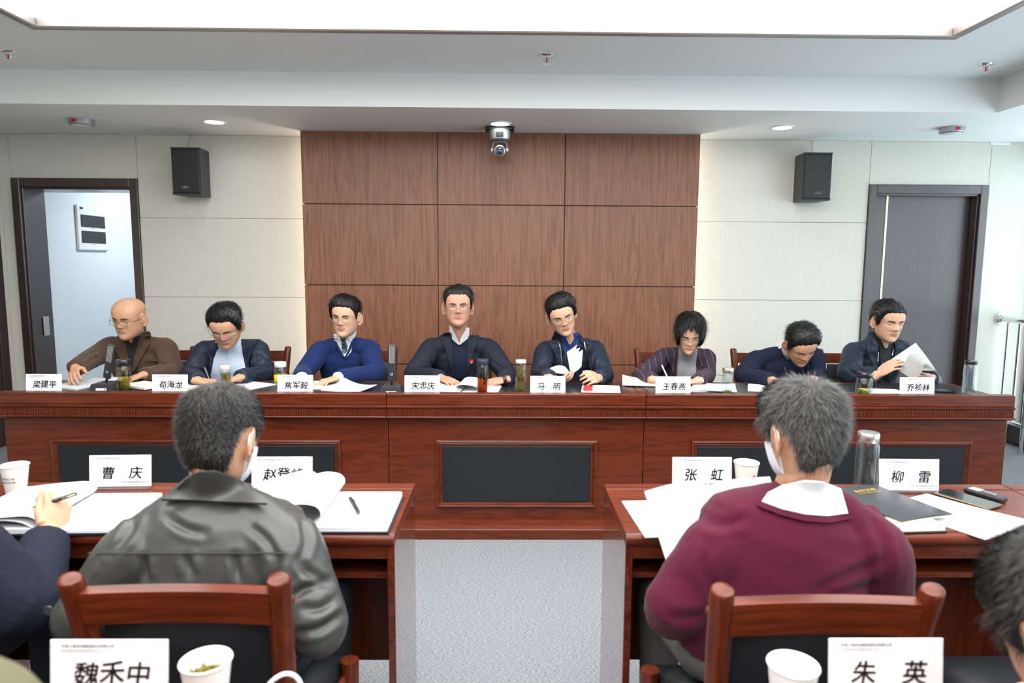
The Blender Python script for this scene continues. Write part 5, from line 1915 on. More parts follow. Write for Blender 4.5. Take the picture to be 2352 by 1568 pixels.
# ---- 6: woman in purple blazer
w = (T(1500, 872, 0.797), T(1603, 874, 0.795))
P6 = person('woman with short black hair in a purple pinstripe blazer writing in a notebook', V(1583, 766, 4.16), (-9, 24, 2), V(1580, 815, 4.36),
            (V(1530, 818, 4.37), V(1622, 820, 4.38)), (V(1470, 864, 4.22), V(1624, 862, 4.24)), w,
            hands=(hd(w[0], T(1536, 874, 0.790), Vector((0.3, 0.1, -0.9)), 1, curl=(46, 46, 25), size=0.92, thumb=(0.8, 0.35, 0.35)), hd(w[1], T(1560, 880, 0.780), DN, -1, curl=(12, 16, 10), size=0.92)),
            skin='skin_b', top='blazer', cloth='purple_pinstripe', radii=(0.060, 0.050, 0.043), build=0.92, jaw=0.94, wide=0.95, head_scale=0.96, wr_amp=0.006, wr_scale=11.0, seed=6)
face_parts(P6, 'down', 'lip_rose', 'frame_dark', half=True, skin='skin_b', drop=0.004)
hair(P6.H, P6.M, P6.root, 'bob', 0.030, 0.026, 1.0, 2600, 'hair_black', 'hair_strand', 6, slen=0.045, lift=0.12, back=False)
decal(P6, [(800, 1560, 1602), (820, 1557, 1601), (845, 1554, 1600), (868, 1553, 1599)], 'grey_knit', 'sweater', 0.011, 0.004)
decal(P6, [(796, 1550, 1558), (815, 1536, 1557), (822, 1530, 1556), (850, 1543, 1555), (868, 1551, 1554)], 'purple_pinstripe', 'lapel', 0.017, 0.005)
decal(P6, [(796, 1602, 1609), (815, 1601, 1619), (824, 1601, 1622), (850, 1600, 1610), (868, 1599, 1601)], 'purple_pinstripe', 'lapel', 0.017, 0.005)

collar(P6, P6.N, P6.axis, Vector((0, -1, 0)), 'grey_knit', r=0.062, h=0.040, flare=0.004, gap=2, name='roll_collar')

# ---- 7: man bent low, navy sweater
w = (T(1776, 874, 0.797), T(1866, 872, 0.797))
P7 = person('man in a navy sweater bent low over the desk writing', V(1839, 790, 4.12), (4, 40, -8), V(1812, 808, 4.34),
            (V(1738, 828, 4.38), V(1868, 820, 4.38)), (V(1708, 864, 4.24), V(1876, 864, 4.24)), w,
            hands=(hd(w[0], T(1812, 876, 0.790), Vector((0.35, 0.1, -0.9)), 1, curl=(46, 46, 25), thumb=(0.8, 0.35, 0.35)), hd(w[1], T(1830, 874, 0.785), DN, -1, curl=(30, 34, 20))),
            skin='skin_a', top='sweater', cloth='navy_knit', radii=(0.070, 0.056, 0.046), build=1.05, jaw=1.03, wide=1.04, head_scale=HS, wr_amp=0.005, seed=7)
face_parts(P7, 'down', 'lip', None, skin='skin_a')
hair(P7.H, P7.M, P7.root, 'side', 0.016, 0.008, 1.0, 2200, 'hair_black', 'hair_strand', 7, slen=0.030, lift=0.20)
decal(P7, [(771, 1800, 1806), (785, 1795, 1807), (800, 1797, 1806), (815, 1803, 1811), (824, 1808, 1818)], 'white_cotton', 'shirt_collar', 0.012, 0.004, n=4)

collar(P7, P7.N, P7.axis, Vector((0.2, -1, 0)), 'white_cotton', r=0.067, h=0.048, gap=26, name='collar_stand')

# ---- 8: man reading a booklet by the dark door
w = (V(2016, 860, 4.03), V(2136, 868, 4.08))
P8 = person('man in a navy jacket reading a pale booklet in front of the dark closed door', V(2040, 737, 4.32), (1, 12, 2), V(2020, 792, 4.42),
            (V(1962, 808, 4.42), V(2074, 806, 4.44)), (V(1948, 862, 4.24), V(2138, 872, 4.30)), w,
            hands=(hd(w[0], V(2060, 832, 3.975), Vector((0.7, 0.3, -0.5)), 1, curl=(18, 22, 14), thumb=(0.8, 0.4, 0.1)), hd(w[1], V(2104, 868, 4.02), Vector((-0.2, 0.8, 0.5)), 1, curl=(24, 30, 20))),
            skin='skin_b', cloth='navy_shell_b', radii=(0.070, 0.057, 0.049), build=1.04, jaw=1.06, wide=1.03, head_scale=HS, wr_amp=0.010, wr_scale=9.0, seed=8)
face_parts(P8, 'down', 'lip', None, skin='skin_b')
hair(P8.H, P8.M, P8.root, 'side', 0.018, 0.010, -1.5, 1800, 'hair_black', 'hair_strand', 8, slen=0.030, lift=0.20)
decal(P8, [(752, 2006, 2048), (775, 2010, 2052), (800, 2020, 2046), (830, 2022, 2042), (868, 2024, 2040)], 'black_cotton', 'shirt', 0.010, 0.004)
decal(P8, [(765, 2018, 2044), (785, 2026, 2042), (803, 2034, 2036)], 'skin_b', 'open_neck', 0.013, 0.003)
decal(P8, [(748, 2000, 2006), (775, 1990, 2008), (808, 1991, 2017), (813, 1992, 2004), (840, 2006, 2016), (866, 2004, 2014)], 'navy_shell_b', 'jacket_front', 0.016, 0.005)
decal(P8, [(765, 2052, 2060), (785, 2054, 2074), (800, 2056, 2080), (806, 2056, 2070), (840, 2050, 2060)], 'navy_shell_b', 'jacket_front', 0.016, 0.005)
decal(P8, [(808, 2017, 2018.6), (830, 2015, 2016.6)], 'zip_metal', 'zip', 0.021, 0.002, n=2)
decal(P8, [(800, 2052, 2053.6), (816, 2048, 2049.6)], 'zip_metal', 'zip', 0.021, 0.002, n=2)

collar(P8, P8.N, P8.axis, Vector((0.2, -1, 0)), 'navy_shell_b', r=0.080, h=0.052, flare=0.020, gap=50, name='jacket_collar')


# ---- front row, seen from behind
w = (V(350, 1262, 1.86), V(640, 1240, 1.90))
P9 = person('man in a dark grey jacket and white face mask seen from behind', V(508, 1003, 1.53), (169, 16, 0), V(500, 1128, 1.55),
            (V(318, 1266, 1.50), V(658, 1262, 1.48)), (V(196, 1420, 1.50), V(728, 1440, 1.44)), w, hip=Vector((-0.63, 1.545, 0.585)), facing=1,
            hands=(hd(w[0], V(420, 1215, 1.99), DN, -1), hd(w[1], V(600, 1190, 2.02), DN, 1)),
            skin='skin_a', cloth='grey_shell', radii=(0.080, 0.066, 0.054), build=1.10, wide=1.06, jaw=1.05, head_scale=0.94, wr_amp=0.009, wr_scale=5.0, voxel=0.0060, smooth_it=5, seed=9, aniso=(1.0, 1.0, 1.0), soft=True)
hair(P9.H, P9.M, P9.root, 'crop', 0.013, 0.008, 0.6, 9000, 'hair_brownblack', 'hair_strand', 9, slen=0.017, swid=0.00055, grey=0.30, m_grey='hair_midgrey', lift=0.55)
w = (V(1665, 1290, 1.68), V(1985, 1180, 1.90))
P10 = person('grey-haired man in a maroon sweater and white face mask seen from behind', V(1843, 992, 1.52), (196, 14, 0), V(1835, 1128, 1.55),
             (V(1648, 1262, 1.50), V(2006, 1262, 1.50)), (V(1545, 1400, 1.50), V(2030, 1430, 1.56)), w, hip=Vector((0.60, 1.545, 0.585)), facing=1,
             hands=(hd(w[0], V(1630, 1220, 1.735), Vector((0.4, -0.7, 0.3)), -1, curl=(30, 40, 25)), hd(w[1], V(1900, 1170, 2.0), DN, 1)),
             skin='skin_a', top='sweater', cloth='maroon_knit', radii=(0.078, 0.066, 0.052), build=1.10, wide=1.06, jaw=1.0, head_scale=0.94, wr_amp=0.006, wr_scale=4.0, voxel=0.0060, trousers='trouser_grey', seed=10, aniso=(1, 1, 1), soft=True)
hair(P10.H, P10.M, P10.root, 'crop', 0.017, 0.010, 0.8, 10000, 'hair_midgrey', 'hair_midgrey', 10, slen=0.026, swid=0.00055, grey=0.42, lift=0.35)
decal(P9, [(1096, 418, 346, 1145), (1085, 455, 415, 1146), (1083, 495, 490, 1150), (1097, 543, 552, 1152), (1116, 580, 614, 1155)], 'grey_shell', 'jacket_collar', 0.030, 0.006, n=8, sub=6)
decal(P10, [(1130, 1764, 1750, 1150), (1112, 1800, 1798, 1168), (1106, 1850, 1850, 1180), (1109, 1900, 1902, 1184), (1122, 1932, 1948, 1178)], 'white_cotton', 'shirt_collar', 0.016, 0.006, n=8, sub=6)
decal(P10, [(1150, 1748, 1738, 1160), (1168, 1798, 1794, 1182), (1180, 1850, 1850, 1196), (1184, 1902, 1904, 1200), (1178, 1950, 1960, 1190)], 'maroon_knit', 'neck_band', 0.012, 0.005, n=5, sub=6)


def face_mask(p):
    H, M = p.H, p.M
    rows = []
    for iz in range(9):
        z = 0.012 + 0.088 * iz / 8
        row = []
        for ix in range(17):
            u = ix / 16 * 2 - 1
            w_, f_, b_ = H.dims(np.array(z))
            az = u * R(78)
            q = H.surf(np.array(az), np.array(z))
            v = Vector(q)
            v.y -= 0.012 * (1 - u * u) * math.sin(math.pi * (iz + 1) / 10)
            v.x *= 1.03
            v.y -= 0.003
            row.append(v)
        rows.append(row)
    mb = MB()
    mb.grid([[M @ v for v in r_] for r_ in rows], 0.0015)
    mb.build('face_mask', 'mask_white', p.root, smooth=60, world=True)
    for sg in (-1, 1):
        a, b_ = rows[7][16 if sg > 0 else 0], rows[1][16 if sg > 0 else 0]
        xe = sg * 0.083 * H.wide
        pts = bez([a, (xe, 0.004, 0.137 - HC), (xe * 1.02, 0.026, 0.125 - HC), (xe * 1.02, 0.024, 0.095 - HC), (sg * 0.076, 0.004, 0.068 - HC), b_], 6)
        MB().tube(pts, 0.0019, 6, M=M).build('ear_loop', 'mask_white', p.root, smooth=60, world=True)


face_mask(P9)
face_mask(P10)
creases(P9, [[(255, 1272), (296, 1222), (312, 1175)], [(575, 1208), (612, 1241), (637, 1285)], [(640, 1282), (634, 1315), (628, 1345)],
             [(688, 1288), (710, 1315), (752, 1336)], [(669, 1374), (706, 1350), (752, 1341)], [(686, 1452), (735, 1443), (778, 1412)],
             [(694, 1190), (704, 1241), (690, 1284)], [(330, 1282), (336, 1330)], [(430, 1280), (438, 1320)], [(540, 1278), (548, 1330)], [(380, 1185), (430, 1215), (470, 1222)], [(700, 1400), (740, 1395), (770, 1375)]], 0.0085, 9.0)
creases(P10, [[(1870, 1360), (1967, 1313), (2038, 1284)], [(1895, 1375), (1965, 1352), (2020, 1335)], [(1633, 1240), (1622, 1311), (1651, 1382)], [(1536, 1416), (1597, 1417), (1636, 1402)],
              [(1600, 1188), (1650, 1205), (1720, 1190)], [(2000, 1190), (2030, 1250), (2034, 1330)]], 0.0060, 11.0)
creases(P1, [[(196, 838), (210, 826), (232, 818)], [(185, 830), (200, 815), (222, 806)], [(388, 832), (372, 842), (352, 850)], [(346, 800), (356, 815), (362, 835)], [(405, 812), (398, 832), (396, 850)]], 0.0050, 3.2)
creases(P2, [[(598, 838), (612, 830), (626, 826)], [(585, 852), (605, 846), (624, 842)], [(440, 832), (455, 822), (472, 816)], [(430, 848), (448, 846), (465, 852)], [(570, 800), (575, 820), (572, 840)], [(596, 805), (606, 818), (618, 824)]], 0.0055, 3.2)
creases(P3, [[(700, 838), (715, 826), (728, 812)], [(862, 828), (850, 842), (835, 850)], [(842, 812), (836, 830), (834, 848)]], 0.0035, 3.6)
creases(P4, [[(962, 822), (978, 830), (994, 838)], [(940, 850), (958, 844), (978, 846)], [(1128, 826), (1142, 838), (1158, 846)], [(1120, 812), (1124, 830), (1122, 850)], [(994, 805), (992, 830), (996, 852)]], 0.0045, 3.4)
creases(P5, [[(1252, 826), (1242, 838), (1232, 850)], [(1374, 832), (1386, 842), (1402, 850)], [(1366, 815), (1362, 835), (1364, 852)], [(1232, 842), (1246, 850), (1262, 852)], [(1378, 852), (1392, 856), (1404, 858)]], 0.0055, 3.2)
creases(P7, [[(1730, 812), (1745, 828), (1752, 845)], [(1702, 852), (1722, 850), (1744, 856)], [(1862, 818), (1858, 835), (1864, 852)]], 0.0045, 3.6)
creases(P8, [[(1962, 832), (1974, 848), (1990, 862)], [(1942, 842), (1960, 856), (1985, 868)], [(1975, 805), (1985, 825), (1988, 845)], [(1945, 815), (1952, 832), (1950, 850)]], 0.0055, 3.2)
# seams of the grey jacket's yoke
decal(P9, [(1268, 205, 660), (1271, 205, 660)], 'grey_shell', 'yoke_seam', 0.003, 0.003, n=30, sub=2, cloth_only=True, relax=3)

# ---- partly seen figures at the edges
w = (V(-220, 1200, 1.9), V(112, 1226, 1.74))
P11 = person('person in a navy wool coat holding a pen at the left photo edge', V(-330, 1010, 1.52), (188, 18, 0), V(-320, 1140, 1.54),
             (V(-520, 1260, 1.52), V(-105, 1262, 1.52)), (V(-600, 1420, 1.5), V(58, 1392, 1.56)), w, hip=Vector((-1.43, 1.50, 0.585)), facing=1,
             hands=(hd(w[0], V(-150, 1185, 2.0), DN, -1), hd(w[1], V(146, 1128, 1.82), Vector((-0.75, 0.25, -0.45)), 1, curl=(46, 52, 32), thumb=(0.85, 0.35, 0.35))),
             skin='skin_a', top='coat', cloth='navy_wool', radii=(0.092, 0.074, 0.054), build=1.15, wr_amp=0.006, wr_scale=5.0, seed=11)
hair(P11.H, P11.M, P11.root, 'crop', 0.014, 0.008, 0.6, 2500, 'hair_brownblack', 'hair_strand', 11, slen=0.02, swid=0.0008, lift=0.4)
cb_ = V(112, 1401, 1.46)
MB().lathe([(0.0, 0.003), (0.010, 0.003), (0.011, 0.0)], n=16, M=Matrix.Translation((cb_.x, cb_.y, cb_.z)) @ Matrix.Rotation(R(90), 4, 'X')).build('coat_button', 'dark_grey_plastic', P11.root, smooth=40, world=True)
hx = onY(2440, 1475, 0.80)
w = (Vector((0.58, 0.93, 0.80)), Vector((0.92, 0.95, 0.80)))
P12 = person('person with dark grey hair at the bottom right corner of the photo', Vector((0.735, 0.80, 1.010)), (186, 34, 0), Vector((0.755, 0.66, 0.935)),
             (Vector((0.57, 0.60, 0.88)), Vector((0.95, 0.60, 0.88))), (Vector((0.55, 0.74, 0.80)), Vector((1.04, 0.76, 0.80))), w, hip=Vector((0.76, 0.38, 0.585)), facing=1,
             hands=(hd(w[0], w[0] + Vector((0.05, 0.1, -0.01)), DN, -1), hd(w[1], w[1] + Vector((-0.05, 0.1, -0.01)), DN, 1)),
             skin='skin_a', cloth='navy_wool', wr_amp=0.004, seed=12, build=1.0)
hair(P12.H, P12.M, P12.root, 'crop', 0.022, 0.011, 0.6, 8000, 'hair_brownblack', 'hair_strand', 12, slen=0.026, swid=0.0005, grey=0.35, m_grey='hair_midgrey', lift=0.35)
w = (Vector((-0.90, 0.84, 0.79)), Vector((-0.62, 0.85, 0.79)))
P13 = person('person in an olive jacket at the bottom left corner of the photo', Vector((-0.72, 0.58, 1.30)), (180, 10, 0), Vector((-0.72, 0.54, 1.14)),
             (Vector((-0.92, 0.56, 1.05)), Vector((-0.530, 0.60, 1.03))), (Vector((-1.02, 0.72, 0.84)), Vector((-0.50, 0.70, 0.84))), w, hip=Vector((-0.72, 0.36, 0.585)), facing=1,
             hands=(hd(w[0], w[0] + Vector((0.05, 0.1, -0.01)), DN, -1), hd(w[1], w[1] + Vector((-0.05, 0.1, -0.01)), DN, 1)),
             skin='skin_a', cloth='olive_cotton', wr_amp=0.004, seed=13, build=1.0, radii=(0.080, 0.066, 0.052))
hair(P13.H, P13.M, P13.root, 'crop', 0.016, 0.008, 0.6, 2000, 'hair_brownblack', 'hair_strand', 13, slen=0.02, swid=0.0009, lift=0.4)
# ------------------------------------------------------------------ things on the desks
mat('card_white', (0.80, 0.80, 0.82), rough=0.5, coat=0.2)
mat('cover_shaded_grey', (0.40, 0.385, 0.355), rough=0.6)  # pale booklet cover with its shade put into the colour
mat('ink', (0.012, 0.010, 0.020), rough=0.6)
mat('ink_grey', (0.20, 0.20, 0.23), rough=0.6)
mat('ink_blue', (0.12, 0.16, 0.32), rough=0.6)
mat('paper', (0.66, 0.66, 0.68), rough=0.75)
mat('paper_cream', (0.80, 0.76, 0.64), rough=0.75)
mat('paper_edge', (0.70, 0.70, 0.74), rough=0.8, bump=(400.0, 0.3, (0.02, 0.02, 1), 0.002))
mat('folder_white', (0.72, 0.73, 0.70), rough=0.5)
mat('folder_black', (0.012, 0.013, 0.015), rough=0.35)
mat('notebook_black', (0.030, 0.033, 0.037), rough=0.32, bump=(240.0, 0.15, (1, 1, 1), 0.002))
mat('notebook_maroon', (0.05, 0.008, 0.010), rough=0.4)
mat('print_red', (0.65, 0.03, 0.04), rough=0.5)
mat('gold_print', (0.72, 0.42, 0.08), rough=0.4, metal=0.4)
mat('cup_paper', (0.72, 0.71, 0.68), rough=0.55)
mat('screen_glass', (0.02, 0.022, 0.025), rough=0.08, coat=1.0)
mat('phone_edge', (0.14, 0.10, 0.06), rough=0.3, metal=0.8)
mat('orange_print', (0.80, 0.25, 0.04), rough=0.5)
mat('yellow_silicone', (0.85, 0.55, 0.01), rough=0.45)
mat('clear_lid', (0.62, 0.60, 0.56), rough=0.15, coat=0.8)
mat('lid_black', (0.010, 0.011, 0.013), rough=0.22, coat=0.4)
mat('lid_blue', (0.020, 0.028, 0.055), rough=0.35)
mat('tea_leaf', (0.20, 0.17, 0.018), rough=0.6, noise=(90.0, 0.4))
mat('cable_white', (0.82, 0.82, 0.82), rough=0.4)
mat('mic_slot', (0.32, 0.32, 0.33), rough=0.4)


def clear(name, tint, refl=1.30):
    m = bpy.data.materials.new(name)
    m.use_nodes = True
    nt = m.node_tree
    nt.nodes.clear()
    o = nt.nodes.new('ShaderNodeOutputMaterial')
    mx = nt.nodes.new('ShaderNodeMixShader')
    tr = nt.nodes.new('ShaderNodeBsdfTransparent')
    tr.inputs[0].default_value = (*tint, 1)
    gl = nt.nodes.new('ShaderNodeBsdfGlossy')
    gl.inputs['Roughness'].default_value = 0.04
    facing_mix(nt, mx, 0.035, refl)
    nt.links.new(tr.outputs[0], mx.inputs[1])
    nt.links.new(gl.outputs[0], mx.inputs[2])
    nt.links.new(mx.outputs[0], o.inputs[0])
    MATS[name] = m


clear('clear_glass', (0.94, 0.96, 0.96), 0.95)
clear('acrylic', (0.95, 0.97, 0.97), 0.6)
clear('water', (0.96, 0.98, 0.985), 0.4)
clear('tea_green', (0.80, 0.72, 0.30), 0.2)
clear('tea_pale', (0.90, 0.88, 0.62), 0.2)
clear('tea_amber', (0.62, 0.22, 0.05), 0.2)


def paper_print():
    """sheet of running text: broken grey lines along the sheet's own x axis"""
    m, nt, b = _principled('paper_print')
    N, L = nt.nodes, nt.links
    tc = N.new('ShaderNodeTexCoord')
    sep = N.new('ShaderNodeSeparateXYZ')
    L.new(tc.outputs['Object'], sep.inputs[0])

    def math_(op, a, b_=None, c=None):
        n_ = N.new('ShaderNodeMath')
        n_.operation = op
        for i, x in enumerate((a, b_, c)):
            if x is None:
                continue
            if hasattr(x, 'default_value') or hasattr(x, 'links'):
                L.new(x, n_.inputs[i])
            else:
                n_.inputs[i].default_value = x
        return n_.outputs[0]
    row = math_('FRACT', math_('MULTIPLY', sep.outputs['Y'], 118.0))
    inrow = math_('LESS_THAN', row, 0.42)
    nz = N.new('ShaderNodeTexNoise')
    nz.inputs['Scale'].default_value = 1.0
    mp = N.new('ShaderNodeMapping')
    mp.inputs['Scale'].default_value = (330, 118, 1)
    L.new(tc.outputs['Object'], mp.inputs['Vector'])
    L.new(mp.outputs[0], nz.inputs['Vector'])
    ch = math_('GREATER_THAN', nz.outputs['Fac'], 0.47)
    ax = math_('LESS_THAN', math_('ABSOLUTE', sep.outputs['X']), 0.078)
    ay = math_('LESS_THAN', math_('ABSOLUTE', sep.outputs['Y']), 0.112)
    k = math_('MULTIPLY', math_('MULTIPLY', inrow, ch), math_('MULTIPLY', ax, ay))
    k = math_('MULTIPLY', k, 0.75)
    mx = N.new('ShaderNodeMix')
    mx.data_type = 'RGBA'
    mx.inputs[6].default_value = (0.66, 0.66, 0.68, 1)
    mx.inputs[7].default_value = (0.16, 0.16, 0.19, 1)
    L.new(k, mx.inputs[0])
    L.new(mx.outputs[2], b.inputs['Base Color'])
    b.inputs['Roughness'].default_value = 0.75
    MATS['paper_print'] = m


paper_print()


def put_text(body, size, parent, M, m='ink', name='lettering', **k):
    me = text_mesh(body, size, **k)
    me.transform(M)
    return link(name, me, m, parent)


PW, PH = 0.191, 0.100
COMPANY = '甘肃工程咨询集团股份有限公司'
COMPANY_EN = 'Gansu Engineering Consulting Group Co., Ltd.'


def name_plate(text, loc, label, group, rz=0.0, footer=False):
    t = thing('name_plate', label, 'name plate', loc, rz, group)
    A = Matrix.Rotation(R(-6), 4, 'X')
    MB().box((0, 0.0, PH / 2 + 0.006), (PW, 0.0035, PH), 0.0008, M=A).build('card', 'card_white', t)
    MB().box((0, 0.004, 0.003), (PW, 0.048, 0.006), 0.0015).build('base', 'acrylic', t)
    F = A @ Matrix.Translation((0, -0.0019, 0)) @ Matrix.Rotation(R(90), 4, 'X')
    n_ = len(text)
    for q, ch in enumerate(text):
        if ch != '　':
            put_text(ch, 0.042, t, F @ Matrix.Translation((0.004 + 0.0425 * (q - (n_ - 1) / 2), 0.048 + (0.0015 if q % 2 else -0.001), 0)) @ Matrix.Rotation(R((-2, 1.5, -1)[q % 3]), 4, 'Z'), 'ink', 'name_character', shear=0.12, bold=0.0007)
    put_text(COMPANY, 0.0062, t, F @ Matrix.Translation((-PW / 2 + 0.018, PH - 0.004, 0)), 'ink_grey', 'header_lettering', align='LEFT')
    put_text(COMPANY_EN, 0.0034, t, F @ Matrix.Translation((-PW / 2 + 0.018, PH - 0.0105, 0)), 'ink_grey', 'header_lettering', align='LEFT')
    MB().box((-0.04, PH - 0.0145, 0), (0.10, 0.0005, 0.0003), M=F).build('header_rule', 'ink_blue', t)
    if footer:
        put_text(COMPANY, 0.0062, t, F @ Matrix.Translation((PW / 2 - 0.006, 0.020, 0)), 'ink_grey', 'footer_lettering', align='RIGHT')
        put_text(COMPANY_EN, 0.0034, t, F @ Matrix.Translation((PW / 2 - 0.006, 0.0135, 0)), 'ink_grey', 'footer_lettering', align='RIGHT')
        MB().box((0.04, 0.027, 0), (0.10, 0.0005, 0.0003), M=F).build('header_rule', 'ink_blue', t)
    return t


far_plates = [(99.5, '梁建平', 'white name plate at the left end of the rostrum, before the corduroy jacket'),
              (389.5, '苟海龙', 'white name plate on the rostrum before the pale blue shirt'),
              (677.5, '焦军毅', 'white name plate on the rostrum before the man in the blue sweater'),
              (969.5, '宋忠庆', 'white name plate on the rostrum before the man in the dark suit'),
              (1258.5, '马　明', 'white name plate with two wide-set characters before the man leafing a booklet'),
              (1546.5, '王春燕', 'white name plate on the rostrum before the purple blazer'),
              (2108, '乔祯林', 'white name plate at the window end of the rostrum')]
for px, tx, lab in far_plates:
    p = onY(px, 886, 3.648)
    name_plate(tx, (p.x, 3.648, BTOP + 0.0012), lab, 'rostrum name plates')
for px, py, tx, lab, rz in ((277, 1122, '曹　庆', 'white name plate on the left desk beside the paper cup', 2.5),
                            (648, 1126, '赵登峰', 'white name plate partly hidden by the face mask of the grey jacket man', 1.0),
                            (1612, 1126, '张　虹', 'white name plate behind the raised white booklet', 0.0),
                            (2087, 1131, '柳　雷', 'white name plate beside the tall glass bottle', -1.0)):
    p = onZ(px, py, DTOP)
    name_plate(tx, (p.x, p.y, DTOP + 0.0012), lab, 'audience name plates', R(rz), True)
for px, tx, lab in ((248, '魏禾中', 'blurred white name plate nearest the camera on the left'), (2037, '朱　英', 'blurred white name plate nearest the camera on the right')):
    p = onY(px, 1560, 1.052)
    name_plate(tx, (p.x, 1.052, DTOP + 0.0012), lab, 'nearest name plates', 0.0, True)


# ---- bottles and cups
def leaves(parent, r, z0, z1, n, seed):
    rnd = random.Random(seed)
    mb = MB()
    for _ in range(n):
        a, q = rnd.uniform(0, 6.28), r * math.sqrt(rnd.random())
        c = Vector((q * math.cos(a), q * math.sin(a), rnd.uniform(z0, z1)))
        d = Vector((rnd.uniform(-1, 1), rnd.uniform(-1, 1), rnd.uniform(-0.4, 1))).normalized()
        s = d.orthogonal().normalized()
        L, w = rnd.uniform(0.006, 0.012), rnd.uniform(0.0012, 0.0026)
        mb.add([c - d * L, c + s * w, c + d * L, c - s * w, c + d.cross(s) * 0.001], [(0, 1, 4), (1, 2, 4), (2, 3, 4), (3, 0, 4)])
    mb.build('tea_leaves', 'tea_leaf', parent, kind='stuff')


def bottle(px, py_base, py_top, label, r, lid, lid_h, liquid=None, level=0.6, leaf=None, Y=None, base_mat=None, band=None, handle=False, zt=BTOP, seed=1):
    p = onZ(px, py_base, zt) if Y is None else onY(px, py_base, Y)
    Yv = p.y
    H = onY(px, py_top, Yv).z - zt
    t = thing('glass_bottle', label, 'bottle', (p.x, Yv, zt + 0.002), 0.0, 'drinking bottles')
    hb = H - lid_h
    MB().lathe([(r * 0.96, 0.0), (r, 0.004), (r, hb * 0.93), (r * 0.90, hb * 0.975), (r * 0.86, hb + 0.004)], n=28, cap=False).build('glass_body', 'clear_glass', t, smooth=50)
    MB().lathe([(0, 0.010), (r * 0.72, 0.010), (r * 0.80, 0.018), (r * 0.80, hb * 0.92), (r * 0.76, hb * 0.96)], n=24, cap=False).build('inner_glass', 'clear_glass', t, smooth=50)
    MB().lathe([(0.0, 0.0), (r * 0.96, 0.0), (r * 0.98, 0.006), (0.0, 0.008)], n=24).build('base', base_mat or 'clear_glass', t, smooth=40)
    if liquid:
        MB().lathe([(0.0, 0.012), (r * 0.74, 0.012), (r * 0.775, 0.02), (r * 0.775, hb * level), (0.0, hb * level)], n=24).build('drink', liquid, t, smooth=40)
    if leaf:
        for z0, z1, n in leaf:
            leaves(t, r * 0.66, 0.018 + z0 * hb, 0.018 + z1 * hb, n, seed + n)
    ld = MB().lathe([(r * 0.90, hb + 0.001), (r * 0.94, hb + 0.003), (r * 0.94, H - 0.005), (r * 0.88, H - 0.001), (0.0, H)], n=28).build('lid', lid, t, smooth=40)
    if band == 'strap':
        MB().tube(bez([(-r * 0.5, 0, H), (-r * 0.3, 0, H + 0.003), (r * 0.3, 0, H + 0.003), (r * 0.5, 0, H)], 4), [(0.0012, 0.005)] * 13, 6, upv=(0, 0, 1)).build('strap', lid, ld, smooth=50)
    if band == 'yellow':
        MB().lathe([(r * 1.01, hb * 0.42), (r * 1.05, hb * 0.44), (r * 1.05, hb * 0.68), (r * 1.01, hb * 0.70)], n=28, cap=False).build('silicone_band', 'yellow_silicone', t, smooth=40)
    if band == 'steel':
        MB().lathe([(r * 0.95, hb + 0.004), (r * 0.96, hb + 0.006), (r * 0.96, H - 0.008), (r * 0.95, H - 0.006)], n=28, cap=False).build('steel_band', 'brushed_steel', ld, smooth=40)
    if handle:
        MB().tube(bez([(r * 0.96, 0, hb * 0.85), (r * 1.42, 0, hb * 0.80), (r * 1.45, 0, hb * 0.35), (r * 0.96, 0, hb * 0.22)], 5), 0.005, 8).build('handle', 'clear_glass', t, smooth=60)
    return t


bottle(287, 905, 826, 'glass tea bottle with black lid beside the left desk microphone', 0.036, 'lid_black', 0.034, 'tea_green', 0.86, [(0.02, 0.30, 120), (0.55, 0.85, 110)], Y=3.70, band='strap', seed=3)
bottle(519, 900, 837, 'slim glass bottle of green tea before the pale blue shirt', 0.031, 'clear_lid', 0.030, 'tea_green', 0.85, [(0.05, 0.70, 170)], Y=3.72, seed=4)
bottle(646, 900, 831, 'glass bottle with yellow band and white lid on the rostrum', 0.034, 'clear_lid', 0.030, 'water', 0.5, Y=3.74, band='yellow', seed=5)
bottle(1108, 905, 825, 'glass bottle of dark amber tea with navy lid on the rostrum', 0.0345, 'lid_blue', 0.030, 'tea_amber', 0.72, Y=3.68, base_mat='lid_blue', band='strap', seed=6)
bottle(1196, 906, 826, 'slim clear glass bottle with loose green tea beside the navy lidded bottle', 0.031, 'clear_lid', 0.020, 'tea_pale', 0.80, [(0.02, 0.30, 110), (0.45, 0.80, 120)], Y=3.67, seed=7)
bottle(1670, 909, 845, 'glass bottle with steel lid and tea dregs before the navy sweater', 0.032, 'brushed_steel', 0.030, 'tea_pale', 0.10, [(0.0, 0.08, 70)], Y=3.66, seed=8)
bottle(1983, 910, 855, 'wide glass mug with black lid and handle on the rostrum', 0.042, 'lid_black', 0.030, 'tea_pale', 0.70, [(0.0, 0.10, 90)], Y=3.67, handle=True, seed=9)
bottle(2225, 905, 828, 'tall clear water bottle at the window end of the rostrum', 0.034, 'lid_black', 0.022, 'water', 0.72, Y=3.70, seed=10)
bottle(1986, 1128, 993, 'tall double-walled glass water bottle with steel lid on the right desk', 0.0345, 'brushed_steel', 0.032, 'water', 0.58, zt=DTOP, seed=11)


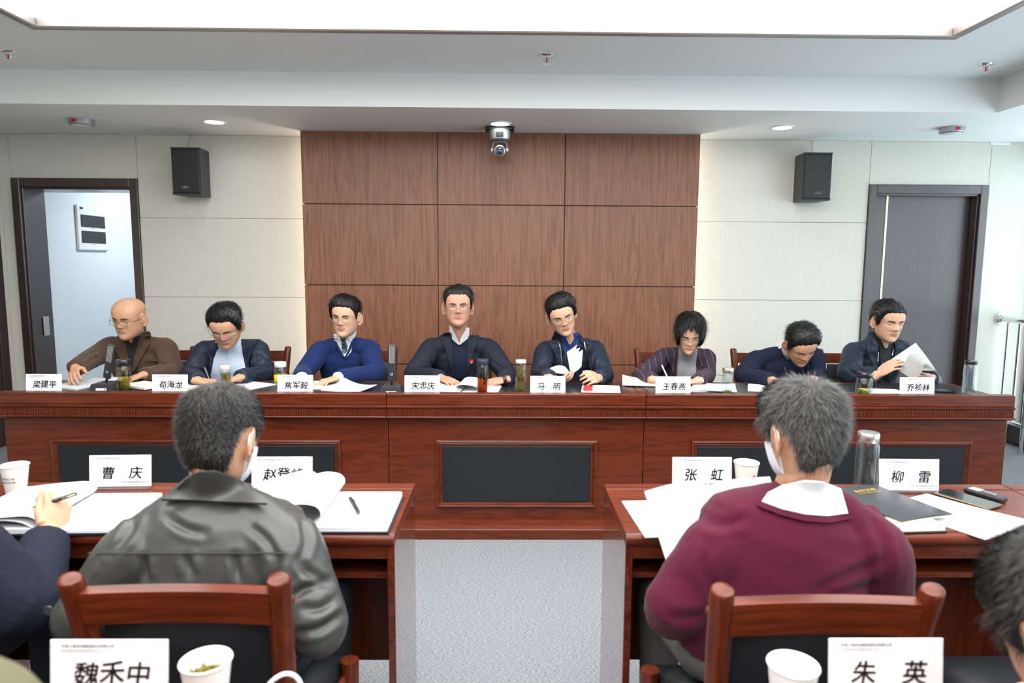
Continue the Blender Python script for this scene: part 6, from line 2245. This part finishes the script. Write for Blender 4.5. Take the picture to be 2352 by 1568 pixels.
def paper_cup(loc, label, tea=False, text=None, logo=False, turn=0.0, tilt=0.0):
    t = thing('paper_cup', label, 'cup', loc, turn, 'paper cups')
    MB().lathe([(0.0, 0.003), (0.0265, 0.003), (0.0275, 0.0), (0.0385, 0.086), (0.0378, 0.086), (0.0268, 0.006), (0.0, 0.006)], n=36, cap=False).build('cup_wall', 'cup_paper', t, smooth=40)
    ring = [(0.0388 * math.cos(a), 0.0388 * math.sin(a), 0.0868) for a in np.linspace(0, 2 * math.pi, 37)]
    MB().tube(ring, 0.0019, 8, cap=False, upv=(0, 0, 1)).build('rolled_rim', 'cup_paper', t, smooth=60)
    if tea:
        MB().lathe([(0.0, 0.058), (0.0338, 0.058)], n=30, cap=False).build('tea', mat('tea_brown', (0.16, 0.12, 0.03), rough=0.1) if 'tea_brown' not in MATS else 'tea_brown', t)
        leaves(t, 0.031, 0.0575, 0.0605, 120, 21)
    if text:
        for k, line in enumerate(text):
            me = text_mesh(line, 0.0078, extrude=0.0)
            zc = 0.050 - k * 0.011
            for v in me.vertices:
                rr = 0.0275 + (0.0385 - 0.0275) * (zc + v.co.y) / 0.086 + 0.0004
                a = -math.pi / 2 + v.co.x / rr
                v.co = (rr * math.cos(a), rr * math.sin(a), zc + v.co.y)
            link('lettering', me, 'ink', t)
    if logo:
        for k, (dz, da, m_) in enumerate(((0.045, -0.12, 'orange_print'), (0.049, 0.10, 'print_red'), (0.040, 0.12, 'gold_print'))):
            mb = MB()
            pts = []
            for q in range(10):
                a2 = 2 * math.pi * q / 10
                z = dz + 0.005 * math.sin(a2)
                rr = 0.0275 + 0.011 * z / 0.086 + 0.0005
                a = -math.pi / 2 + da + 0.0045 * math.cos(a2) / rr
                pts.append((rr * math.cos(a), rr * math.sin(a), z))
            mb.add(pts, [tuple(range(10))])
            mb.build('logo', m_, t)
    return t


c = onZ(38, 1130, DTOP)
paper_cup((c.x, c.y, DTOP + 0.001), 'white paper cup with two printed lines on the left desk', text=('构建优质精品工程', '营造绿色生态环境'), turn=R(-20))
c = onZ(1712, 1122, DTOP)
paper_cup((c.x, c.y, DTOP + 0.001), 'white paper cup with a small orange logo behind the raised booklet', logo=True, turn=R(20))
c = onY(475, 1560, 1.035)
paper_cup((c.x, 1.035, DTOP + 0.001), 'blurred paper cup of green tea nearest the camera', tea=True)
c = onY(1820, 1560, 1.02)
paper_cup((c.x, 1.02, DTOP + 0.001), 'blurred white paper cup beside the nearest right name plate')


# ---- paper, books and folders
def sheet(px, py, z, label, w=0.21, h=0.297, rz=0.0, thick=0.004, m='paper_print', curl=(0, 0, 0, 0), name='paper_stack', cat='papers', under=None, group='loose papers', side=None):
    """stack of sheets lying flat; curl lifts the four corners (m)"""
    p = onZ(px, py, z)
    t = thing(name, label, cat, (p.x, p.y, z + 0.001), R(rz), group)
    n = 8
    b0 = 0.0
    if under:
        MB().box((0, 0, 0.0025), (w + 0.008, h + 0.008, 0.004), 0.001).build('cover', under, t)
        b0 = 0.0046
    rows = []
    for i in range(n + 1):
        r_ = []
        for j in range(n + 1):
            u, v = j / n, i / n
            q = (curl[0] * (1 - u) ** 3 * (1 - v) ** 2 + curl[1] * u ** 3 * (1 - v) ** 2 + curl[2] * u ** 3 * v ** 2 + curl[3] * (1 - u) ** 3 * v ** 2)
            r_.append((w * (u - 0.5), h * (v - 0.5), b0 + thick + q))
        rows.append(r_)
    MB().grid(rows, thick * 0.96).build('sheets', m, t)
    return t


def quad_sheet(c00, c10, c11, c01, bulge=0.0, thick=0.0015, n=10, axis=None):
    """curved sheet between four world corners; bulge along the normal"""
    c00, c10, c11, c01 = map(Vector, (c00, c10, c11, c01))
    nr = (c10 - c00).cross(c01 - c00).normalized()
    rows = []
    for i in range(n + 1):
        v = i / n
        r_ = []
        for j in range(n + 1):
            u = j / n
            p = c00 * (1 - u) * (1 - v) + c10 * u * (1 - v) + c11 * u * v + c01 * (1 - u) * v
            r_.append(p + nr * bulge * (4 * u * (1 - u) if axis != 'v' else 4 * v * (1 - v)))
        rows.append(r_)
    return MB().grid(rows, thick)


def page_curl(prof, length, thick=0.0008):
    """sheet with profile (u, w) swept along y"""
    P = bez([(u, 0, w_) for u, w_ in prof], 5)
    return MB().grid([[(p.x, -length / 2 + length * k / 6, p.z) for p in P] for k in range(7)], thick)


# rostrum papers
sheet(195, 884, BTOP, 'stack of printed papers under the reaching hand of the corduroy jacket', rz=-18, thick=0.010, curl=(0, 0, 0.02, 0))
sheet(268, 875, BTOP, 'pale blue folder and papers behind the left desk microphone', w=0.19, h=0.24, rz=12, thick=0.006, m='paper')
sheet(332, 889, BTOP, 'dark red notebook lying beside the black lidded tea bottle', w=0.145, h=0.21, rz=62, thick=0.012, m='paper_cream', under='notebook_maroon', name='notebook', cat='notebook', group='notebooks')
sheet(455, 890, BTOP, 'open notebook under the writing hand beside the pale blue shirt', w=0.21, h=0.28, rz=-14, thick=0.008, m='paper_print', under='notebook_maroon', name='notebook', cat='notebook', group='notebooks')
sheet(560, 889, BTOP, 'printed papers beside the slim bottle of green tea', rz=-28, thick=0.003)
sheet(748, 885, BTOP, 'printed papers before the blue sweater, half under another sheet', rz=8, thick=0.006, w=0.21, h=0.25)
t_ = sheet(802, 893, BTOP + 0.008, 'printed sheets fanned on top of the papers before the blue sweater', rz=-24, thick=0.003, w=0.22, h=0.22, curl=(0.0, 0.0, 0.012, 0.035))
sheet(1380, 895, BTOP, 'white leaflet with a red stripe on a folder before the zip jacket', w=0.21, h=0.20, rz=-8, thick=0.004, m='paper', under='folder_white', name='leaflet', cat='leaflet')
lf_ = [o for o in COL.objects if o.get('category') == 'leaflet'][0]
MB().box((-0.073, 0.0, 0.0093), (0.052, 0.192, 0.0006)).build('red_stripe', 'print_red', lf_)
put_text('调研材料', 0.012, lf_, Matrix.Translation((0.05, 0.06, 0.0092)), 'ink_grey', 'lettering', extrude=0.0002)
nb = sheet(1478, 882, BTOP, 'open black notebook with cream pages before the purple blazer', w=0.25, h=0.19, rz=-10, thick=0.012, m='paper_cream', under='folder_black', curl=(0.0, 0.0, 0.0, 0.02), name='notebook', cat='notebook', group='notebooks')
sheet(1590, 890, BTOP, 'sheet of paper under the resting hand of the purple blazer', w=0.19, h=0.26, rz=4, thick=0.003)
sheet(1640, 891, BTOP + 0.0045, 'printed papers between the purple blazer plate and the steel lidded bottle', rz=-16, thick=0.004, w=0.24, h=0.22, curl=(0, 0, 0.01, 0.015))
sheet(1768, 893, BTOP, 'sheet the man in the navy sweater writes on', rz=-20, thick=0.003, w=0.24, h=0.24)
sheet(2030, 901, BTOP, 'printed paper between the wide mug and the last rostrum plate', rz=-8, thick=0.003, w=0.21, h=0.20)


def slab(name, label, cat, px, py, z, w, h, th, rz, body, top=None, topm=None, group=None):
    p = onZ(px, py, z)
    t = thing(name, label, cat, (p.x, p.y, z + 0.0012), R(rz), group)
    MB().box((0, 0, th / 2), (w, h, th), min(th * 0.35, 0.004)).build('body', body, t)
    MB().box((0, 0, th + 0.0004), (w * 0.92, h * 0.95, 0.0012), 0.0004).build(top or 'screen', topm or 'screen_glass', t)
    return t


slab('smartphone', 'black smartphone lying beside the wide mug on the rostrum', 'phone', 1950, 902, BTOP, 0.075, 0.155, 0.008, 55, 'black_plastic', group='phones')
slab('smartphone', 'black smartphone lying right of the last rostrum name plate', 'phone', 2157, 899, BTOP, 0.075, 0.155, 0.008, 70, 'black_plastic', group='phones')
slab('smartphone', 'large dark smartphone on the right desk next to the recorder', 'phone', 2220, 1150, DTOP, 0.078, 0.162, 0.008, 28, 'phone_edge', group='phones')
rc = slab('voice_recorder', 'black voice recorder with grey keys beside the smartphone on the right desk', 'recorder', 2262, 1142, DTOP, 0.038, 0.115, 0.016, 24, 'black_plastic', 'face_plate', 'dark_grey_plastic')
MB().box((0, 0.028, 0.0172), (0.030, 0.034, 0.001), 0.0003).build('display', 'mic_slot', rc)
for q in (-0.012, 0.0, 0.012):
    MB().lathe([(0.006, 0.0165), (0.006, 0.0185), (0.0, 0.019)], (0, q - 0.015, 0), n=12).build('key', 'silver_paint', rc, smooth=40)


# open book before the man in the dark suit
p = onZ(1068, 893, BTOP)
t = thing('open_book', 'open printed report with a curled page before the man in the dark suit', 'book', (p.x, p.y, BTOP + 0.001), R(-6), 'open reports')
MB().box((0.0, 0, 0.0015), (0.40, 0.27, 0.002)).build('cover', 'folder_white', t)
MB().box((-0.10, 0, 0.008), (0.19, 0.262, 0.010), 0.003).build('page_block', 'paper_print', t)
MB().box((0.10, 0, 0.006), (0.19, 0.262, 0.006), 0.002).build('page_block', 'paper', t)
page_curl([(0.0, 0.012), (-0.03, 0.030), (-0.005, 0.046), (0.05, 0.044), (0.10, 0.030)], 0.26).build('turned_page', 'paper', t, smooth=60)
p = onZ(1112, 897, BTOP)


# booklet held by the man in the zip jacket
c0 = V(1312, 858, 4.00)
t = thing('held_booklet', 'white booklet held open by the man in the zip jacket', 'booklet', c0, 0, 'held booklets')
quad_sheet(V(1241, 857, 3.94), V(1313, 861, 4.00), V(1299, 842, 4.10), V(1262, 846, 4.08), 0.014, 0.009).build('left_leaves', 'paper', t, world=True, smooth=50)
quad_sheet(V(1313, 857, 4.00), V(1334, 841, 3.99), V(1338, 803, 4.06), V(1303, 816, 4.08), -0.010, 0.004).build('right_leaves', 'folder_white', t, world=True, smooth=50)
for k, (x0, y0, x1, y1) in enumerate(((1304, 806, 1332, 798), (1302, 808, 1325, 791))):
    quad_sheet(V(1309, 852, 4.02), V(1313, 852, 4.02), V(x1, y1, 4.10), V(x0, y0, 4.11), -0.006, 0.0006).build('fanned_page', 'paper', t, world=True, smooth=50)

# booklet held by the man before the dark door
c0 = V(2095, 840, 3.98)
t = thing('held_booklet', 'pale booklet with a bent cover held by the man before the dark door', 'booklet', c0, 0, 'held booklets')
quad_sheet(V(2041, 829, 4.02), V(2090, 850, 4.00), V(2150, 851, 3.97), V(2103, 787, 4.10), 0.004, 0.003).build('back_leaves', 'paper_cream', t, world=True, smooth=50)
rows = []
for i in range(11):
    v = i / 10
    a = V(2064, 850, 3.99).lerp(V(2104, 877, 3.96), v)
    m_ = V(2090, 812, 3.985).lerp(V(2125, 836, 3.945), v)
    e = V(2108, 812, 4.01).lerp(V(2151, 853, 3.965), v)
    rows.append([q for q in bez([a, a.lerp(m_, 0.55) + Vector((0, -0.004, 0)), m_ + Vector((0, -0.004, 0.002)), e], 5)])
MB().grid(rows, 0.003).build('front_leaves', 'cover_shaded_grey', t, world=True, smooth=60)


def pen(a, b_, label, m='black_plastic', r=0.0045, tip='chrome', group='pens'):
    a, b_ = Vector(a), Vector(b_)
    t = thing('pen', label, 'pen', a, 0, group)
    d = b_ - a
    MB().tube([d * 0.10, d * 0.14, d * 0.98, d], [r * 0.8, r, r, r * 0.6], 10).build('barrel', m, t, smooth=50)
    MB().tube([d * 0.0, d * 0.04, d * 0.10], [0.0006, r * 0.35, r * 0.78], 8).build('nib', tip, t, smooth=50)
    n = d.normalized().cross(Vector((0.3, 0.2, 1))).normalized()
    MB().tube([d * 0.97 + n * r * 0.8, d * 0.95 + n * r * 1.6, d * 0.72 + n * r * 1.5, d * 0.70 + n * r * 1.1], r * 0.28, 6).build('clip', tip, t, smooth=50)
    return t


pen(T(486, 884, BTOP + 0.014), V(469, 843, 4.02), 'clear-barrelled pen in the writing hand beside the pale blue shirt', 'silver_paint')
pen(T(1541, 884, BTOP + 0.006), V(1520, 838, 4.06), 'slim white pen in the hand of the woman in the purple blazer', 'white_plastic')
pen(T(1814, 882, BTOP + 0.005), V(1801, 841, 4.06), 'black pen in the hand of the man in the navy sweater')
pen(V(1300, 857, 3.95), V(1313, 863, 3.93), 'short dark pen end under the booklet of the zip jacket man', 'black_plastic')


# desk microphones
def microphone(px, py, lab, ax, az):
    p = onZ(px, py, BTOP)
    t = thing('desk_microphone', lab, 'microphone', (p.x, p.y, BTOP + 0.0022), 0.0, 'desk microphones')
    MB().extrude([(-0.062, 0.0), (0.062, 0.0), (0.050, 0.040), (0.046, 0.046), (-0.046, 0.046), (-0.050, 0.040)], -0.045, 0.075, 'Y').build('base', 'dark_grey_plastic', t)
    MB().box((0.006, -0.0455, 0.018), (0.056, 0.0014, 0.013), 0.0004).build('label_plate', 'white_plastic', t)
    MB().box((0.026, -0.0464, 0.018), (0.004, 0.0008, 0.008)).build('key_mark', 'ink', t)
    J = Matrix.Translation((0, 0.02, 0.052)) @ Matrix.Rotation(R(ax), 4, 'Y') @ Matrix.Rotation(R(az), 4, 'X')
    MB().tube([(0, 0, -0.014), (0, 0, 0.03)], 0.006, 10, M=J).build('neck', 'black_plastic', t, smooth=50)
    b_ = MB().box((0, 0, 0.122), (0.040, 0.016, 0.206), 0.004, M=J).build('column', 'dark_grey_plastic', t)
    for k in range(5):
        MB().box((-0.0125 + 0.00625 * k, -0.0085, 0.170), (0.0036, 0.0014, 0.095), M=J).build('slot', 'mic_slot', b_)
    MB().lathe([(0.0052, 0.0), (0.0068, 0.0), (0.0068, 0.001), (0.0052, 0.001)], n=16, cap=False, M=J @ Matrix.Translation((0, -0.0082, 0.060)) @ Matrix.Rotation(R(90), 4, 'X')).build('emblem', 'white_plastic', b_)
    return t


microphone(241, 899, 'black desk microphone leaning right before the corduroy jacket', 18, 12)
microphone(899, 906, 'black desk microphone standing upright before the blue sweater', 3, 10)

# ---- left desk: two open reports
p = onZ(150, 1185, DTOP)
t = thing('open_book', 'thick open report under the hand with the pen on the left desk', 'book', (p.x, p.y, DTOP + 0.001), R(2), 'open reports')
MB().box((0.0, 0, 0.0015), (0.43, 0.29, 0.002)).build('cover', 'folder_black', t)
MB().box((0.105, 0, 0.010), (0.205, 0.285, 0.014), 0.003).build('page_block', 'paper_print', t)
MB().box((-0.105, 0, 0.012), (0.205, 0.285, 0.018), 0.003).build('page_block', 'paper_print', t)
page_curl([(0.0, 0.018), (0.012, 0.036), (-0.010, 0.052), (-0.07, 0.050), (-0.15, 0.042), (-0.215, 0.034)], 0.285, 0.002).build('turned_page', 'paper_print', t, smooth=60)
page_curl([(0.002, 0.018), (-0.03, 0.036), (-0.09, 0.042), (-0.16, 0.032), (-0.205, 0.022)], 0.285, 0.0015).build('turned_page', 'paper_print', t, smooth=60)
p = onZ(742, 1182, DTOP)
t = thing('open_book', 'thick open report with curled pages beside the grey jacket', 'book', (p.x, p.y, DTOP + 0.001), R(0), 'open reports')
MB().box((0.0, 0, 0.0015), (0.425, 0.285, 0.002)).build('cover', 'folder_black', t)
MB().box((0.105, 0, 0.012), (0.205, 0.280, 0.018), 0.003).build('page_block', 'paper', t)
MB().box((-0.105, 0, 0.008), (0.205, 0.280, 0.010), 0.003).build('page_block', 'paper_print', t)
page_curl([(0.0, 0.020), (0.030, 0.048), (0.018, 0.074), (-0.03, 0.080), (-0.09, 0.062), (-0.19, 0.040)], 0.28, 0.002).build('turned_page', 'paper_print', t, smooth=60)
page_curl([(-0.05, 0.040), (-0.045, 0.075), (-0.08, 0.092), (-0.13, 0.080), (-0.20, 0.060)], 0.25, 0.0012).build('turned_page', 'paper_print', t, smooth=60)
zp_ = DTOP + 0.0285
pen(T(826, 1180, zp_), T(804, 1143, zp_), 'black pen with clip lying on the open report beside the grey jacket', 'black_plastic', 0.0055, 'dark_grey_plastic')
pen(V(70, 1168, 1.76), V(176, 1133, 1.80), 'two-tone pen in the hand at the left edge of the photo', 'black_plastic', 0.0055, 'gold_metal')

# ---- right desk
sheet(1532, 1190, DTOP, 'printed sheet on the right desk half under the raised booklet', w=0.20, h=0.275, rz=3, thick=0.003)
c0 = V(1600, 1200, 1.70)
t = thing('held_booklet', 'large white booklet raised by the man in the maroon sweater', 'booklet', c0, 0, 'held booklets')
rows = []
for i in range(13):
    v = i / 12
    a = V(1480, 1128, 1.735).lerp(V(1532, 1296, 1.675), v)
    b_ = V(1612, 1122, 1.735).lerp(V(1660, 1290, 1.675), v)
    m_ = a.lerp(b_, 0.55) + Vector((0, -0.012, 0.022 * (1 - v * 0.6)))
    rows.append(bez([a, m_, b_], 8))
MB().grid(rows, 0.004).build('left_leaves', 'paper', t, world=True, smooth=60)
rows = []
for i in range(13):
    v = i / 12
    a = V(1612, 1122, 1.735).lerp(V(1658, 1290, 1.675), v)
    b_ = V(1766, 1094, 1.745).lerp(V(1820, 1265, 1.685), v)
    m_ = a.lerp(b_, 0.4) + Vector((0, -0.008, 0.014))
    rows.append(bez([a, m_, b_], 8))
MB().grid(rows, 0.005).build('right_leaves', 'paper', t, world=True, smooth=60)
sheet(2190, 1185, DTOP, 'stack of white papers on the right desk beside the smartphone', w=0.215, h=0.285, rz=27, thick=0.006, m='paper', curl=(0.0, 0.012, 0, 0))
nb = sheet(2075, 1204, DTOP, 'closed notebook with cream pages under the black folder', w=0.15, h=0.13, rz=4, thick=0.014, m='paper_cream', under='folder_black', name='notebook', cat='notebook', group='notebooks')
p = onZ(2040, 1157, DTOP + 0.022)
t = thing('black_folder', 'black record folder with gold lettering lying by the white collar', 'folder', (p.x, p.y, DTOP + 0.022), R(18))
rows = []
for i in range(9):
    v = i / 8
    rows.append([((u / 8 - 0.5) * 0.19, (v - 0.5) * 0.26, 0.006 + 0.006 * math.sin(math.pi * u / 8)) for u in range(9)])
MB().grid(rows, 0.003).build('cover', 'notebook_black', t, smooth=60)
MB().box((0, 0, 0.001), (0.185, 0.255, 0.004), 0.001).build('pages', 'paper_cream', t)
put_text('会议记录', 0.020, t, Matrix.Translation((0.0, 0.085, 0.0132)) @ Matrix.Rotation(R(0), 4, 'Z'), 'gold_print', 'gold_lettering', extrude=0.0003, spacing=1.15)
MB().box((0.0, 0.068, 0.0128), (0.085, 0.0012, 0.0008)).build('gold_rule', 'gold_print', t)

# white cable looped over the nearest left desk
q0 = onY(620, 1575, 1.0)
pts = [onY(605, 1600, 1.0), onY(618, 1572, 1.0), onY(640, 1553, 1.0), onY(662, 1547, 1.0), onY(682, 1556, 1.0), onY(694, 1580, 1.0), onY(700, 1610, 1.0)]
pts = [Vector((pts[0].x - 0.02, 0.99, DTOP + 0.005))] + pts + [Vector((pts[-1].x + 0.015, 1.0, DTOP + 0.005)), Vector((pts[-1].x + 0.025, 0.85, DTOP + 0.005))]
o = MB().tube(bez(pts, 6), 0.0033, 8).build('white_cable', 'cable_white', None, smooth=60)
tag(o, 'white cable looping up at the bottom edge beside the tea cup', 'cable')
